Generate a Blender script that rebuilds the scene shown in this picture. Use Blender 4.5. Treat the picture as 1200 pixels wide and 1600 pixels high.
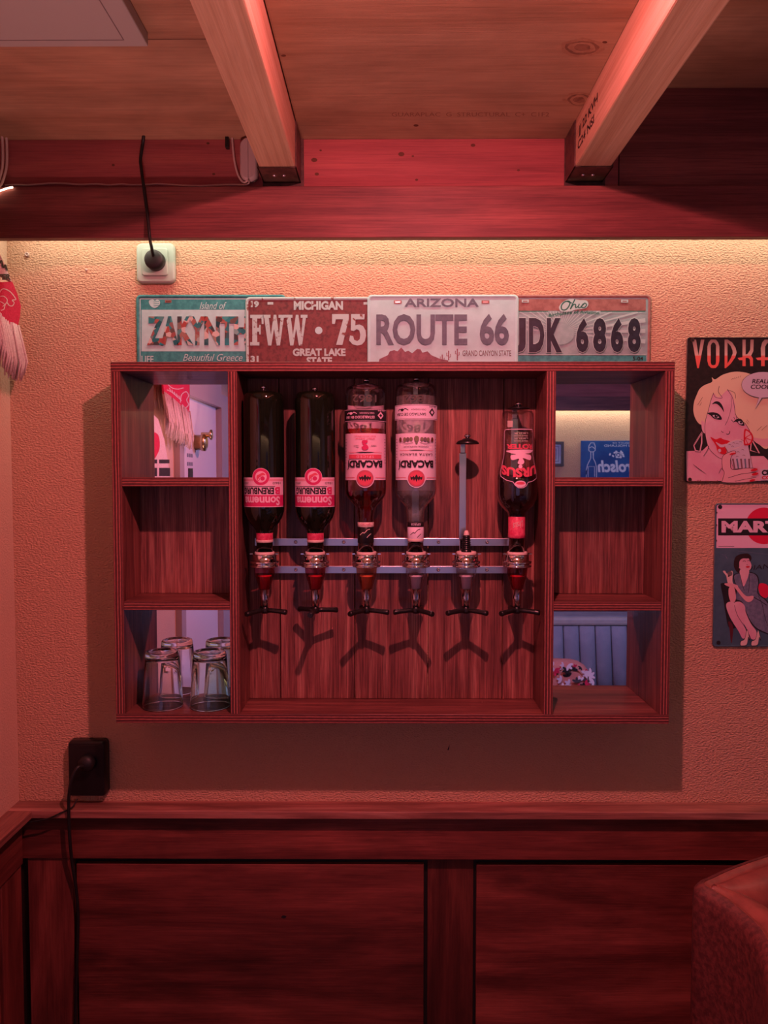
import bpy, math, random
from mathutils import Vector, Matrix, Euler
from mathutils.geometry import tessellate_polygon
random.seed(7)
PI = math.pi
for _o in list(bpy.data.objects):
    bpy.data.objects.remove(_o)
S = bpy.context.scene
COL = S.collection

# ------------------------------------------------------------------ camera
E = 1.58                                   # eye height
CAM = Vector((0, -1.58, E))
CROT = Euler((math.radians(90 - 2.62), 0, math.radians(0.33)), 'XYZ')
cd = bpy.data.cameras.new('camera')
cd.sensor_fit = 'HORIZONTAL'; cd.sensor_width = 36; cd.lens = 36.0
cd.clip_start = 0.02
cam = bpy.data.objects.new('camera', cd)
cam.location = CAM; cam.rotation_euler = CROT
COL.objects.link(cam); S.camera = cam

# ------------------------------------------------------------------ view, world, light levels
S.view_settings.view_transform = 'Standard'
S.view_settings.look = 'None'
S.view_settings.gamma = 1
S.view_settings.use_curve_mapping = False
S.view_settings.exposure = 0.0
S.cycles.caustics_reflective = False
S.cycles.caustics_refractive = False
wd = bpy.data.worlds.new('world'); S.world = wd
wd.use_nodes = True
wd.node_tree.nodes['Background'].inputs[0].default_value = (0.02, 0.006, 0.008, 1)
wd.node_tree.nodes['Background'].inputs[1].default_value = 0.3
LAMP_POS = (0.09, -0.83, E + 0.635); LAMP_W = 19.0; LAMP_DOWN_W = 10.3; LAMP_COL = (1.0, 0.225, 0.27)
STRIP_W = 3.5; STRIP_COL = (1.0, 0.92, 0.74)
REAR_STRIP_W = 8.0
UP_POS = (-0.20, -1.00, 0.95); UP_AIM = (-0.20, -1.00, 2.22); UP_W = 32.0; UP_COL = (1.0, 0.41, 0.40); UP_CONE = 90
FILL_L = 0.55
DOOR_SPOT = ((1.75, -2.35, 2.25), (-0.77, -1.55, 1.35), 105.0, (0.40, 0.38, 1.0), 46)
SOFA_SPOT = ((1.20, -0.95, 2.26), (1.35, -2.9, 0.9), 95.0, (0.42, 0.45, 1.0), 130)

# ------------------------------------------------------------------ pixel helpers (to read positions off the photograph)
_M = CROT.to_matrix()
def ray(px, py):
    return _M @ Vector(((px - 600) / 1200, -(py - 800) / 1200, -1))
def at(px, py, Y):
    d = ray(px, py); t = (Y - CAM.y) / d.y
    return CAM + d * t
def at_x(px, py, X):
    d = ray(px, py); t = (X - CAM.x) / d.x
    return CAM + d * t
def at_z(px, py, Z):
    d = ray(px, py); t = (Z - CAM.z) / d.z
    return CAM + d * t
def X(px, py, Y): return at(px, py, Y).x
def Z(px, py, Y): return at(px, py, Y).z

# ------------------------------------------------------------------ materials
def new_mat(name):
    m = bpy.data.materials.new(name); m.use_nodes = True
    return m, m.node_tree.nodes, m.node_tree.links, m.node_tree.nodes['Principled BSDF']
def P(name, col, rough=0.5, metal=0.0, coat=0.0, spec=0.5, trans=0.0, ior=1.45, emit=None, estr=1.0):
    m, n, l, b = new_mat(name)
    b.inputs['Base Color'].default_value = (*col, 1)
    b.inputs['Roughness'].default_value = rough
    b.inputs['Metallic'].default_value = metal
    b.inputs['Coat Weight'].default_value = coat
    b.inputs['Specular IOR Level'].default_value = spec
    b.inputs['Transmission Weight'].default_value = trans
    b.inputs['IOR'].default_value = ior
    if emit:
        b.inputs['Emission Color'].default_value = (*emit, 1)
        b.inputs['Emission Strength'].default_value = estr
    return m
def uvco(n, l, scale=(1, 1, 1), rnd=37.0):
    tc = n.new('ShaderNodeTexCoord'); oi = n.new('ShaderNodeObjectInfo')
    mu = n.new('ShaderNodeMath'); mu.operation = 'MULTIPLY'; mu.inputs[1].default_value = rnd
    l.new(oi.outputs['Random'], mu.inputs[0])
    ad = n.new('ShaderNodeVectorMath'); ad.operation = 'ADD'
    l.new(tc.outputs['UV'], ad.inputs[0]); l.new(mu.outputs[0], ad.inputs[1])
    return ad.outputs[0]
def mapped(n, l, src, scale):
    mp = n.new('ShaderNodeMapping'); mp.inputs['Scale'].default_value = scale
    l.new(src, mp.inputs[0]); return mp.outputs[0]
def noise(n, l, src, scale=1.0, detail=6, rough=0.6, dist=0.0):
    t = n.new('ShaderNodeTexNoise'); t.inputs['Scale'].default_value = scale
    t.inputs['Detail'].default_value = detail; t.inputs['Roughness'].default_value = rough
    t.inputs['Distortion'].default_value = dist
    l.new(src, t.inputs['Vector']); return t.outputs['Fac']
def ramp(n, l, src, stops):
    r = n.new('ShaderNodeValToRGB'); els = r.color_ramp.elements
    while len(els) < len(stops): els.new(0.5)
    for e, (p, c) in zip(els, stops):
        e.position = p; e.color = (*c, 1) if len(c) == 3 else c
    l.new(src, r.inputs[0]); return r.outputs[0]
def mix(n, l, a, b, fac=0.5, mode='MIX'):
    x = n.new('ShaderNodeMix'); x.data_type = 'RGBA'; x.blend_type = mode
    if isinstance(fac, (int, float)): x.inputs[0].default_value = fac
    else: l.new(fac, x.inputs[0])
    for s, i in ((a, 6), (b, 7)):
        if isinstance(s, tuple): x.inputs[i].default_value = (*s, 1)
        else: l.new(s, x.inputs[i])
    return x.outputs[2]
def bump(n, l, b, h, strength=0.3, dist=0.002):
    bp = n.new('ShaderNodeBump'); bp.inputs['Strength'].default_value = strength
    bp.inputs['Distance'].default_value = dist
    l.new(h, bp.inputs['Height']); l.new(bp.outputs[0], b.inputs['Normal'])
def wood(name, dark, mid, light, fs=(3, 55), fine=(9, 420), rough=0.5, blotch=0.45, coat=0.0, bs=0.25, knots=0.0, spec=0.4,
         bl=(2.2, 6), streak=0.5):
    m, n, l, b = new_mat(name)
    co = uvco(n, l)
    wob = noise(n, l, mapped(n, l, co, (1.6, 5, 1)), 1, 2, 0.5)
    g1 = noise(n, l, mapped(n, l, co, (fs[0], fs[1], 1)), 1, 7, 0.65, 0.5)
    g2 = noise(n, l, mapped(n, l, co, (fine[0], fine[1], 1)), 1, 3, 0.7)
    c = ramp(n, l, g1, [(0.30, dark), (0.5, mid), (0.68, light)])
    f = ramp(n, l, g2, [(0.35, (1 - streak,) * 3), (0.6, (1, 1, 1))])
    c = mix(n, l, c, f, 0.8, 'MULTIPLY')
    bln = noise(n, l, mapped(n, l, co, (bl[0], bl[1], 1)), 1, 4, 0.6, 0.4)
    bc = ramp(n, l, bln, [(0.32, (1 - blotch,) * 3), (0.62, (1.0, 1.0, 1.0))])
    c = mix(n, l, c, bc, 1.0, 'MULTIPLY')
    if knots > 0:
        v = n.new('ShaderNodeTexVoronoi'); v.inputs['Scale'].default_value = 1
        l.new(mapped(n, l, co, (1.9, 5.2, 1)), v.inputs['Vector'])
        kf = ramp(n, l, v.outputs['Distance'], [(0.0, (0.25, 0.25, 0.25)), (knots * 0.7, (0.5, 0.45, 0.42)), (knots, (1, 1, 1))])
        c = mix(n, l, c, kf, 1.0, 'MULTIPLY')
    l.new(c, b.inputs['Base Color'])
    b.inputs['Roughness'].default_value = rough
    b.inputs['Coat Weight'].default_value = coat
    b.inputs['Specular IOR Level'].default_value = spec
    bump(n, l, b, g2, bs, 0.0015)
    return m
def ply(name, bands):
    m, n, l, b = new_mat(name)
    co = uvco(n, l, rnd=0.0)
    sp = n.new('ShaderNodeSeparateXYZ'); l.new(co, sp.inputs[0])
    nz = noise(n, l, mapped(n, l, co, (14, 1.0, 1)), 1, 4, 0.6)
    ma = n.new('ShaderNodeMath'); ma.operation = 'MULTIPLY_ADD'; ma.inputs[1].default_value = 0.13; ma.inputs[2].default_value = -0.065
    l.new(nz, ma.inputs[0])
    ad = n.new('ShaderNodeMath'); ad.operation = 'ADD'; l.new(sp.outputs[1], ad.inputs[0]); l.new(ma.outputs[0], ad.inputs[1])
    c = ramp(n, l, ad.outputs[0], bands)
    f = noise(n, l, mapped(n, l, co, (120, 3, 1)), 1, 3, 0.7)
    c = mix(n, l, c, ramp(n, l, f, [(0.3, (0.6, 0.6, 0.6)), (0.6, (1, 1, 1))]), 0.8, 'MULTIPLY')
    l.new(c, b.inputs['Base Color']); b.inputs['Roughness'].default_value = 0.5
    bump(n, l, b, ad.outputs[0], 0.2, 0.002)
    return m
def plaster(name, col, grain=150, strength=0.5, dist=0.004):
    m, n, l, b = new_mat(name)
    tc = n.new('ShaderNodeTexCoord')
    a = noise(n, l, mapped(n, l, tc.outputs['Object'], grain), 1, 2, 0.5, 0.0)
    big = noise(n, l, mapped(n, l, tc.outputs['Object'], (9, 9, 9)), 1, 4, 0.6)
    d = noise(n, l, mapped(n, l, tc.outputs['Object'], (2.3, 2.3, 2.3)), 1, 4, 0.6)
    c = mix(n, l, tuple(x * 0.9 for x in col), col, d)
    l.new(c, b.inputs['Base Color']); b.inputs['Roughness'].default_value = 0.85
    b.inputs['Specular IOR Level'].default_value = 0.2
    s = n.new('ShaderNodeMath'); s.operation = 'MULTIPLY_ADD'; s.inputs[1].default_value = 0.5
    l.new(big, s.inputs[0]); l.new(a, s.inputs[2])
    bump(n, l, b, s.outputs[0], strength, dist)
    return m
def mottled(name, c1, c2, scale=40, rough=0.5, stretch=(1, 1, 1), lo=0.4, hi=0.6, metal=0.0, bs=0.0, coat=0.0, detail=5):
    m, n, l, b = new_mat(name)
    tc = n.new('ShaderNodeTexCoord')
    f = noise(n, l, mapped(n, l, tc.outputs['Object'], tuple(scale * s for s in stretch)), 1, detail, 0.6)
    l.new(ramp(n, l, f, [(lo, c1), (hi, c2)]), b.inputs['Base Color'])
    b.inputs['Roughness'].default_value = rough; b.inputs['Metallic'].default_value = metal
    b.inputs['Coat Weight'].default_value = coat
    if bs: bump(n, l, b, f, bs, 0.002)
    return m
def thin_glass(name, tint=(0.97, 0.97, 0.97), refl=0.85, base=0.05, power=2.4, rough=0.02, haze=0.0):
    m, n, l, b = new_mat(name)
    out = n['Material Output']; n.remove(b)
    tr = n.new('ShaderNodeBsdfTransparent'); tr.inputs[0].default_value = (*tint, 1)
    gl = n.new('ShaderNodeBsdfGlossy'); gl.inputs['Roughness'].default_value = rough
    lw = n.new('ShaderNodeLayerWeight'); lw.inputs[0].default_value = 0.5
    pw = n.new('ShaderNodeMath'); pw.operation = 'POWER'; pw.inputs[1].default_value = power
    l.new(lw.outputs['Facing'], pw.inputs[0])
    ma = n.new('ShaderNodeMath'); ma.operation = 'MULTIPLY_ADD'; ma.inputs[1].default_value = refl; ma.inputs[2].default_value = base
    l.new(pw.outputs[0], ma.inputs[0])
    mx = n.new('ShaderNodeMixShader'); l.new(ma.outputs[0], mx.inputs[0]); l.new(tr.outputs[0], mx.inputs[1]); l.new(gl.outputs[0], mx.inputs[2])
    res = mx
    if haze:
        df = n.new('ShaderNodeBsdfDiffuse'); df.inputs[0].default_value = (0.85, 0.88, 0.86, 1)
        res = n.new('ShaderNodeMixShader'); res.inputs[0].default_value = haze
        l.new(mx.outputs[0], res.inputs[1]); l.new(df.outputs[0], res.inputs[2])
    l.new(res.outputs[0], out.inputs[0])
    return m

M = {}
M['wall'] = plaster('sand_plaster', (0.66, 0.41, 0.27), (195, 195, 310), 0.85, 0.006)
M['wall_side'] = plaster('side_plaster', (0.70, 0.50, 0.36), (260, 260, 260), 0.45, 0.004)
M['cab'] = wood('stained_plywood', (0.11, 0.031, 0.028), (0.25, 0.080, 0.068), (0.42, 0.155, 0.12), rough=0.42, coat=0.1, blotch=0.5, streak=0.55)
M['cab_edge'] = ply('stained_plywood_edge', [(0.0, (0.10, 0.02, 0.017)), (0.10, (0.42, 0.115, 0.10)), (0.2, (0.06, 0.013, 0.012)), (0.33, (0.13, 0.03, 0.026)),
    (0.42, (0.55, 0.17, 0.13)), (0.5, (0.07, 0.015, 0.013)), (0.63, (0.14, 0.032, 0.028)), (0.72, (0.52, 0.16, 0.125)), (0.8, (0.07, 0.015, 0.014)), (1.0, (0.26, 0.065, 0.055))])
M['plank'] = wood('stained_back_plank', (0.13, 0.040, 0.035), (0.37, 0.120, 0.100), (0.66, 0.29, 0.23), fs=(2.6, 60), fine=(10, 520), rough=0.45, coat=0.1, blotch=0.45, streak=0.72, bs=0.4)
M['header'] = wood('red_header_timber', (0.28, 0.062, 0.062), (0.40, 0.095, 0.095), (0.49, 0.13, 0.115), fs=(1.6, 26), rough=0.6, blotch=0.2, knots=0.075, streak=0.25)
M['board'] = wood('red_brown_board', (0.15, 0.040, 0.038), (0.25, 0.068, 0.062), (0.36, 0.11, 0.09), fs=(2, 34), rough=0.55, blotch=0.35, streak=0.4)
M['pine'] = wood('planed_pine', (0.50, 0.29, 0.17), (0.62, 0.40, 0.25), (0.70, 0.48, 0.32), fs=(0.9, 60), rough=0.6, blotch=0.15, streak=0.2, knots=0.05)
M['ceil'] = wood('ceiling_plywood', (0.36, 0.19, 0.105), (0.47, 0.27, 0.16), (0.54, 0.33, 0.20), fs=(1.1, 9), fine=(7, 170), rough=0.6, blotch=0.38, knots=0.06, bl=(3.2, 5), streak=0.2)
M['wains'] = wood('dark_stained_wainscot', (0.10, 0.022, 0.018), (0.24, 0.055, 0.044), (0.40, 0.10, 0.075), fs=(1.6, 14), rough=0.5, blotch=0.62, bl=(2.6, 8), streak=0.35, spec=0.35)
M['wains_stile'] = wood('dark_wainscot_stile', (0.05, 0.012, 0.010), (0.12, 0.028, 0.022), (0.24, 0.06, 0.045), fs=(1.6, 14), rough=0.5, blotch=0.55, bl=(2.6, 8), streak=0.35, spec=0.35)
M['ledge'] = wood('ledge_timber', (0.24, 0.08, 0.065), (0.45, 0.18, 0.14), (0.66, 0.34, 0.26), fs=(2.5, 40), rough=0.5, blotch=0.5, bl=(3, 10), streak=0.35)
M['bracket'] = mottled('brown_painted_steel', (0.05, 0.022, 0.018), (0.11, 0.05, 0.038), 60, 0.5)
M['white_paint'] = P('white_panel_paint', (0.36, 0.36, 0.33), 0.6)
M['floor'] = wood('floor_boards', (0.12, 0.07, 0.045), (0.2, 0.12, 0.08), (0.28, 0.18, 0.12), rough=0.5)
M['black'] = P('black_plastic', (0.010, 0.009, 0.009), 0.32)
M['black_rubber'] = P('black_rubber', (0.012, 0.011, 0.011), 0.5)
M['cable_white'] = P('white_cable_sheath', (0.62, 0.45, 0.40), 0.5)
M['box_white'] = P('white_plastic', (0.55, 0.42, 0.40), 0.45)
M['socket'] = P('ivory_plastic', (0.40, 0.50, 0.42), 0.5)
M['chrome'] = P('chrome', (0.82, 0.82, 0.84), 0.09, 1.0)
M['steel'] = P('brushed_steel', (0.62, 0.62, 0.66), 0.28, 1.0)
M['brass'] = P('aged_brass', (0.55, 0.42, 0.22), 0.3, 1.0)
M['mirror'] = P('mirror_silver', (0.86, 0.86, 0.88), 0.012, 1.0)
M['glass'] = P('clear_glass', (0.98, 0.99, 0.98), 0.0, trans=1.0, ior=1.45)
M['shell'] = thin_glass('bottle_glass', (0.92, 0.93, 0.92), 0.9, 0.06, 2.0)
M['rum_clear'] = thin_glass('clear_spirit', (0.93, 0.94, 0.91), 0.55, 0.05, 2.2, haze=0.13)  # diffuse haze added to lighten it, standing in for refracted light
M['rum_amber'] = thin_glass('amber_spirit', (0.80, 0.20, 0.15), 0.5, 0.04, 2.2)
M['dark_glass'] = P('dark_green_glass', (0.006, 0.009, 0.004), 0.05, coat=0.3, spec=0.6)
M['dark_liquid'] = P('dark_liquor', (0.012, 0.003, 0.004), 0.04, spec=0.5)
M['red_foil'] = mottled('red_foil', (0.60, 0.03, 0.11), (0.75, 0.12, 0.20), 120, 0.32)
M['cream'] = P('cream_plastic', (0.75, 0.60, 0.55), 0.4)
M['lab_white'] = P('white_paper_label', (0.80, 0.72, 0.84), 0.55)
M['lab_pink'] = P('pale_pink_label', (0.80, 0.57, 0.70), 0.55)
M['lab_red'] = P('red_label_ink', (0.60, 0.025, 0.15), 0.5)
M['lab_red2'] = P('soft_red_label_ink', (0.68, 0.09, 0.15), 0.5)
M['ink'] = P('black_ink', (0.015, 0.012, 0.014), 0.5)
M['ink_grey'] = P('grey_ink', (0.16, 0.13, 0.13), 0.5)
M['knot_dark'] = mottled('dark_knot_wood', (0.16, 0.07, 0.04), (0.26, 0.12, 0.07), 90, 0.6)
M['knot_ring'] = mottled('knot_halo_wood', (0.30, 0.15, 0.085), (0.38, 0.21, 0.12), 60, 0.6)
M['stamp'] = P('faded_stamp_ink', (0.22, 0.10, 0.06), 0.7)
M['ink_brown'] = P('brown_ink', (0.12, 0.04, 0.02), 0.7)
M['ink_olive'] = P('olive_ink', (0.22, 0.22, 0.13), 0.5)
M['emboss'] = P('embossed_glass', (0.10, 0.09, 0.08), 0.15)
# plates
M['teal'] = mottled('teal_enamel', (0.025, 0.25, 0.25), (0.05, 0.36, 0.35), 90, 0.6)
M['plate_white'] = mottled('off_white_enamel', (0.42, 0.74, 0.72), (0.47, 0.80, 0.78), 60, 0.75)
M['plate_cream'] = mottled('cream_enamel', (0.40, 0.74, 0.72), (0.46, 0.82, 0.80), 25, 0.75)
M['plate_red'] = mottled('worn_red_enamel', (0.10, 0.030, 0.030), (0.18, 0.052, 0.050), 110, 0.65, lo=0.35, hi=0.55)
M['chip_white'] = mottled('chipped_white_enamel', (0.20, 0.07, 0.05), (0.42, 0.66, 0.62), 65, 0.65, lo=0.34, hi=0.40)
M['rust'] = mottled('rust_red_enamel', (0.24, 0.11, 0.09), (0.33, 0.17, 0.14), 70, 0.6)
M['plate_grey'] = mottled('grey_letter_enamel', (0.075, 0.12, 0.16), (0.11, 0.16, 0.20), 60, 0.6)
M['navy'] = mottled('navy_enamel', (0.008, 0.014, 0.026), (0.016, 0.026, 0.045), 80, 0.5)
M['mauve'] = mottled('mauve_print', (0.17, 0.07, 0.09), (0.24, 0.11, 0.13), 90, 0.6)
M['green_ink'] = P('green_ink', (0.02, 0.16, 0.11), 0.4)
M['ray'] = P('pale_ray_print', (0.42, 0.66, 0.62), 0.6)
M['ohio_face'] = mottled('grey_cream_enamel', (0.24, 0.44, 0.42), (0.31, 0.52, 0.50), 45, 0.65)
M['tin_edge'] = P('tin_edge', (0.5, 0.42, 0.38), 0.3, 0.8)
def photo_mat():
    m, n, l, b = new_mat('holiday_photo_print')
    tc = n.new('ShaderNodeTexCoord')
    v = n.new('ShaderNodeTexVoronoi'); v.inputs['Scale'].default_value = 95
    l.new(tc.outputs['Object'], v.inputs['Vector'])
    s = n.new('ShaderNodeSeparateColor'); l.new(v.outputs['Color'], s.inputs[0])
    c = ramp(n, l, s.outputs[0], [(0.0, (0.01, 0.06, 0.07)), (0.2, (0.02, 0.28, 0.30)), (0.4, (0.05, 0.03, 0.03)), (0.55, (0.30, 0.25, 0.20)), (0.7, (0.35, 0.06, 0.05)), (0.8, (0.02, 0.34, 0.33)), (0.92, (0.6, 0.55, 0.5))])
    l.new(c, b.inputs['Base Color']); b.inputs['Roughness'].default_value = 0.4
    return m
M['photo'] = photo_mat()
def vodka_mat():
    m, n, l, b = new_mat('two_tone_lettering')
    tc = n.new('ShaderNodeTexCoord'); sp = n.new('ShaderNodeSeparateXYZ'); l.new(tc.outputs['UV'], sp.inputs[0])
    c = ramp(n, l, sp.outputs[1], [(0.0, (0.80, 0.13, 0.10)), (0.42, (0.82, 0.16, 0.13)), (0.46, (0.72, 0.5, 0.42)), (1.0, (0.30, 0.16, 0.15))])
    l.new(c, b.inputs['Base Color']); b.inputs['Roughness'].default_value = 0.3
    return m
M['vodka'] = vodka_mat()
M['tin_black'] = mottled('black_tin', (0.014, 0.010, 0.010), (0.03, 0.018, 0.017), 120, 0.3)
M['hair'] = P('pale_blonde_print', (0.76, 0.62, 0.42), 0.35)
M['skin'] = mottled('pink_skin_print', (0.70, 0.36, 0.45), (0.76, 0.50, 0.55), 14, 0.35)
M['skin2'] = P('light_skin_print', (0.74, 0.42, 0.44), 0.35)
M['lip'] = P('scarlet_print', (0.62, 0.01, 0.03), 0.3)
M['lilac'] = P('lilac_print', (0.60, 0.54, 0.62), 0.35)
M['hot'] = P('crimson_print', (0.70, 0.012, 0.07), 0.3)
M['slate'] = mottled('slate_blue_print', (0.045, 0.11, 0.15), (0.065, 0.145, 0.19), 20, 0.35)
M['dress'] = mottled('grey_blue_dress_print', (0.12, 0.16, 0.23), (0.18, 0.22, 0.30), 120, 0.35)
M['chair_print'] = P('dark_red_print', (0.10, 0.012, 0.018), 0.35)
M['brownhair'] = P('dark_hair_print', (0.03, 0.012, 0.010), 0.35)
# textiles and room
M['scarf_red'] = mottled('red_knit', (0.48, 0.008, 0.05), (0.60, 0.02, 0.08), 400, 0.9, bs=0.4)
M['scarf_white'] = mottled('white_knit', (0.58, 0.46, 0.44), (0.70, 0.58, 0.55), 300, 0.9, bs=0.4)
M['scarf_black'] = mottled('black_knit', (0.015, 0.012, 0.012), (0.03, 0.026, 0.025), 300, 0.9, bs=0.3)
M['door'] = P('white_door_paint', (0.80, 0.80, 0.82), 0.35)
M['frame'] = P('door_frame_paint', (0.42, 0.36, 0.36), 0.5)
M['sofa'] = mottled('grey_velvet', (0.15, 0.18, 0.23), (0.20, 0.23, 0.28), 8, 0.8)
M['sofa_band'] = mottled('grey_velvet_band', (0.26, 0.29, 0.28), (0.32, 0.34, 0.32), 8, 0.8)
M['seam'] = P('dark_seam_thread', (0.05, 0.045, 0.05), 0.9)
M['cushion'] = mottled('floral_fabric', (0.55, 0.22, 0.17), (0.5, 0.18, 0.14), 20, 0.85)
M['cush_white'] = P('cushion_white_petal', (0.70, 0.62, 0.65), 0.85)
M['blue'] = mottled('blue_sign_enamel', (0.006, 0.06, 0.26), (0.015, 0.10, 0.34), 6, 0.3)
M['sign_white'] = P('pale_blue_print', (0.62, 0.70, 0.85), 0.4)
M['pale_print'] = P('picture_print', (0.35, 0.38, 0.48), 0.4)
M['dark_frame'] = P('dark_picture_frame', (0.05, 0.03, 0.025), 0.4)
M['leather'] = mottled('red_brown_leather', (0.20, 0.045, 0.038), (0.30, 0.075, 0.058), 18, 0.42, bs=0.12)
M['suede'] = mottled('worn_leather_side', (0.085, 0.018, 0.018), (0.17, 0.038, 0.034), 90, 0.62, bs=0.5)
M['emitter'] = P('violet_fill_glow', (0.02, 0.02, 0.03), 0.3, emit=(0.62, 0.46, 1.0), estr=FILL_L)
M['led'] = P('led_diffuser', (0.9, 0.8, 0.7), 0.4, emit=(1.0, 0.62, 0.42), estr=6.0)
M['lens'] = P('lamp_lens', (0.9, 0.6, 0.6), 0.3, emit=(1.0, 0.30, 0.32), estr=4.0)

# ------------------------------------------------------------------ mesh building
ORG = {}                                     # world origin of every root (children share it)
class MB:
    def __init__(s): s.v = []; s.f = []; s.uv = []; s.mi = []; s.sm = []
    def face(s, pts, uvs=None, m=0, smooth=False):
        k = len(s.v); s.v += [tuple(p) for p in pts]; s.f.append(list(range(k, k + len(pts))))
        s.uv.append(uvs or [(0, 0)] * len(pts)); s.mi.append(m); s.sm.append(smooth)
    def box(s, a, b, grain='x', m=0, ply=None, pm=1):
        x0, y0, z0 = a; x1, y1, z1 = b
        c = [(x0, y0, z0), (x1, y0, z0), (x1, y1, z0), (x0, y1, z0), (x0, y0, z1), (x1, y0, z1), (x1, y1, z1), (x0, y1, z1)]
        fs = [((0, 3, 2, 1), 2), ((4, 5, 6, 7), 2), ((0, 1, 5, 4), 1), ((2, 3, 7, 6), 1), ((1, 2, 6, 5), 0), ((3, 0, 4, 7), 0)]
        g = 'xyz'.index(grain); k = len(s.v); s.v += c
        for i, (q, n) in enumerate(fs):
            ax = [t for t in (0, 1, 2) if t != n]
            if ply is not None and i == 2:
                t = 'xyz'.index(ply); o = [t2 for t2 in ax if t2 != t][0]
                lo, hi = a[t], b[t]
                uv = [(c[j][o], (c[j][t] - lo) / (hi - lo)) for j in q]; mm = pm
            else:
                ua = g if g in ax else ax[0]; va = [t for t in ax if t != ua][0]
                uv = [(c[j][ua], c[j][va] + 0.37 * n) for j in q]; mm = m
            s.f.append([k + j for j in q]); s.uv.append(uv); s.mi.append(mm); s.sm.append(False)
        return s
    def lathe(s, prof, cx, cy, n=32, m=0, smooth=True, a0=0.0, a1=2 * PI, zdir=1):
        full = abs(a1 - a0 - 2 * PI) < 1e-6
        k = len(s.v); cols = n if full else n + 1
        for r, z in prof:
            for i in range(cols):
                a = a0 + (a1 - a0) * i / n
                s.v.append((cx + r * math.sin(a), cy - r * math.cos(a), z))
        for j in range(len(prof) - 1):
            for i in range(n):
                i2 = (i + 1) % cols
                q = [k + j * cols + i, k + j * cols + i2, k + (j + 1) * cols + i2, k + (j + 1) * cols + i]
                if prof[j][0] < 1e-7: q = [q[0], q[2], q[3]]
                elif prof[j + 1][0] < 1e-7: q = [q[0], q[1], q[2]]
                s.f.append(q); s.uv.append([(s.v[t][0], s.v[t][2]) for t in q])
                s.mi.append(m[j] if isinstance(m, (list, tuple)) else m); s.sm.append(smooth)
        return s
    def tube(s, pts, r, n=8, m=0, smooth=True, cap=True):
        pts = [Vector(p) for p in pts]; k = len(s.v)
        rr = r if isinstance(r, (list, tuple)) else [r] * len(pts)
        prev = None
        for i, p in enumerate(pts):
            t = (pts[min(i + 1, len(pts) - 1)] - pts[max(i - 1, 0)]).normalized()
            if prev is None:
                u = t.orthogonal().normalized()
            else:
                u = (prev - t * prev.dot(t)); u = u.normalized() if u.length > 1e-6 else t.orthogonal().normalized()
            prev = u; w = t.cross(u)
            for a in range(n):
                an = 2 * PI * a / n
                s.v.append(tuple(p + u * (rr[i] * math.cos(an)) + w * (rr[i] * math.sin(an))))
        for i in range(len(pts) - 1):
            for a in range(n):
                b = (a + 1) % n
                q = [k + i * n + a, k + i * n + b, k + (i + 1) * n + b, k + (i + 1) * n + a]
                s.f.append(q); s.uv.append([(0, 0)] * 4); s.mi.append(m); s.sm.append(smooth)
        if cap:
            for base, rev in ((k, True), (k + (len(pts) - 1) * n, False)):
                q = [base + a for a in range(n)]
                if rev: q.reverse()
                s.f.append(q); s.uv.append([(0, 0)] * n); s.mi.append(m); s.sm.append(False)
        return s
    def grid(s, rows, m=0, smooth=True, closed=False):
        k = len(s.v); nc = len(rows[0])
        for r in rows: s.v += [tuple(p) for p in r]
        for j in range(len(rows) - 1):
            for i in range(nc if closed else nc - 1):
                i2 = (i + 1) % nc
                q = [k + j * nc + i, k + j * nc + i2, k + (j + 1) * nc + i2, k + (j + 1) * nc + i]
                s.f.append(q); s.uv.append([(i / nc, j / len(rows))] * 4)
                s.mi.append(m if not isinstance(m, (list, tuple)) else m[j]); s.sm.append(smooth)
        return s
    def prism(s, poly, fa, fb, m=0, ms=None):
        """poly: 2-D outline; fa / fb map (u, v) to the two faces."""
        tri = tessellate_polygon([[Vector((p[0], p[1], 0)) for p in poly]])
        k = len(s.v); n = len(poly)
        s.v += [tuple(fa(*p)) for p in poly] + [tuple(fb(*p)) for p in poly]
        for t in tri:
            s.f.append([k + i for i in t]); s.f.append([k + n + i for i in reversed(t)])
            s.uv += [[poly[i] for i in t], [poly[i] for i in reversed(t)]]; s.mi += [m, m]; s.sm += [False, False]
        for i in range(n):
            j = (i + 1) % n
            s.f.append([k + i, k + j, k + n + j, k + n + i]); s.uv.append([(0, 0)] * 4); s.mi.append(m if ms is None else ms); s.sm.append(False)
        return s
    def add(s, verts, faces, fn, m=0, uvfn=None):
        k = len(s.v); s.v += [tuple(fn(v)) for v in verts]
        for f in faces:
            s.f.append([k + i for i in f]); s.uv.append([uvfn(verts[i]) if uvfn else (0, 0) for i in f]); s.mi.append(m); s.sm.append(False)
        return s
    def build(s, name, mats, parent=None, origin=None, bevel=0.0, seg=2, recalc=False, **props):
        o0 = Vector(ORG[parent.name]) if parent is not None else Vector(origin or (0, 0, 0))
        me = bpy.data.meshes.new(name)
        me.from_pydata([(x - o0.x, y - o0.y, z - o0.z) for x, y, z in s.v], [], s.f)
        mats = mats if isinstance(mats, (list, tuple)) else [mats]
        for mm in mats: me.materials.append(mm if not isinstance(mm, str) else M[mm])
        ul = me.uv_layers.new(name='UVMap')
        flat = [c for u in s.uv for p in u for c in (p[0], p[1])]
        ul.data.foreach_set('uv', flat)
        me.polygons.foreach_set('material_index', s.mi)
        me.polygons.foreach_set('use_smooth', s.sm)
        me.validate(); me.update()
        if recalc:
            import bmesh
            bm = bmesh.new(); bm.from_mesh(me)
            bmesh.ops.remove_doubles(bm, verts=bm.verts, dist=1e-6)
            bmesh.ops.recalc_face_normals(bm, faces=bm.faces); bm.to_mesh(me); bm.free()
        o = bpy.data.objects.new(name, me); COL.objects.link(o)
        if parent is not None: o.parent = parent
        else: o.location = o0
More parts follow.
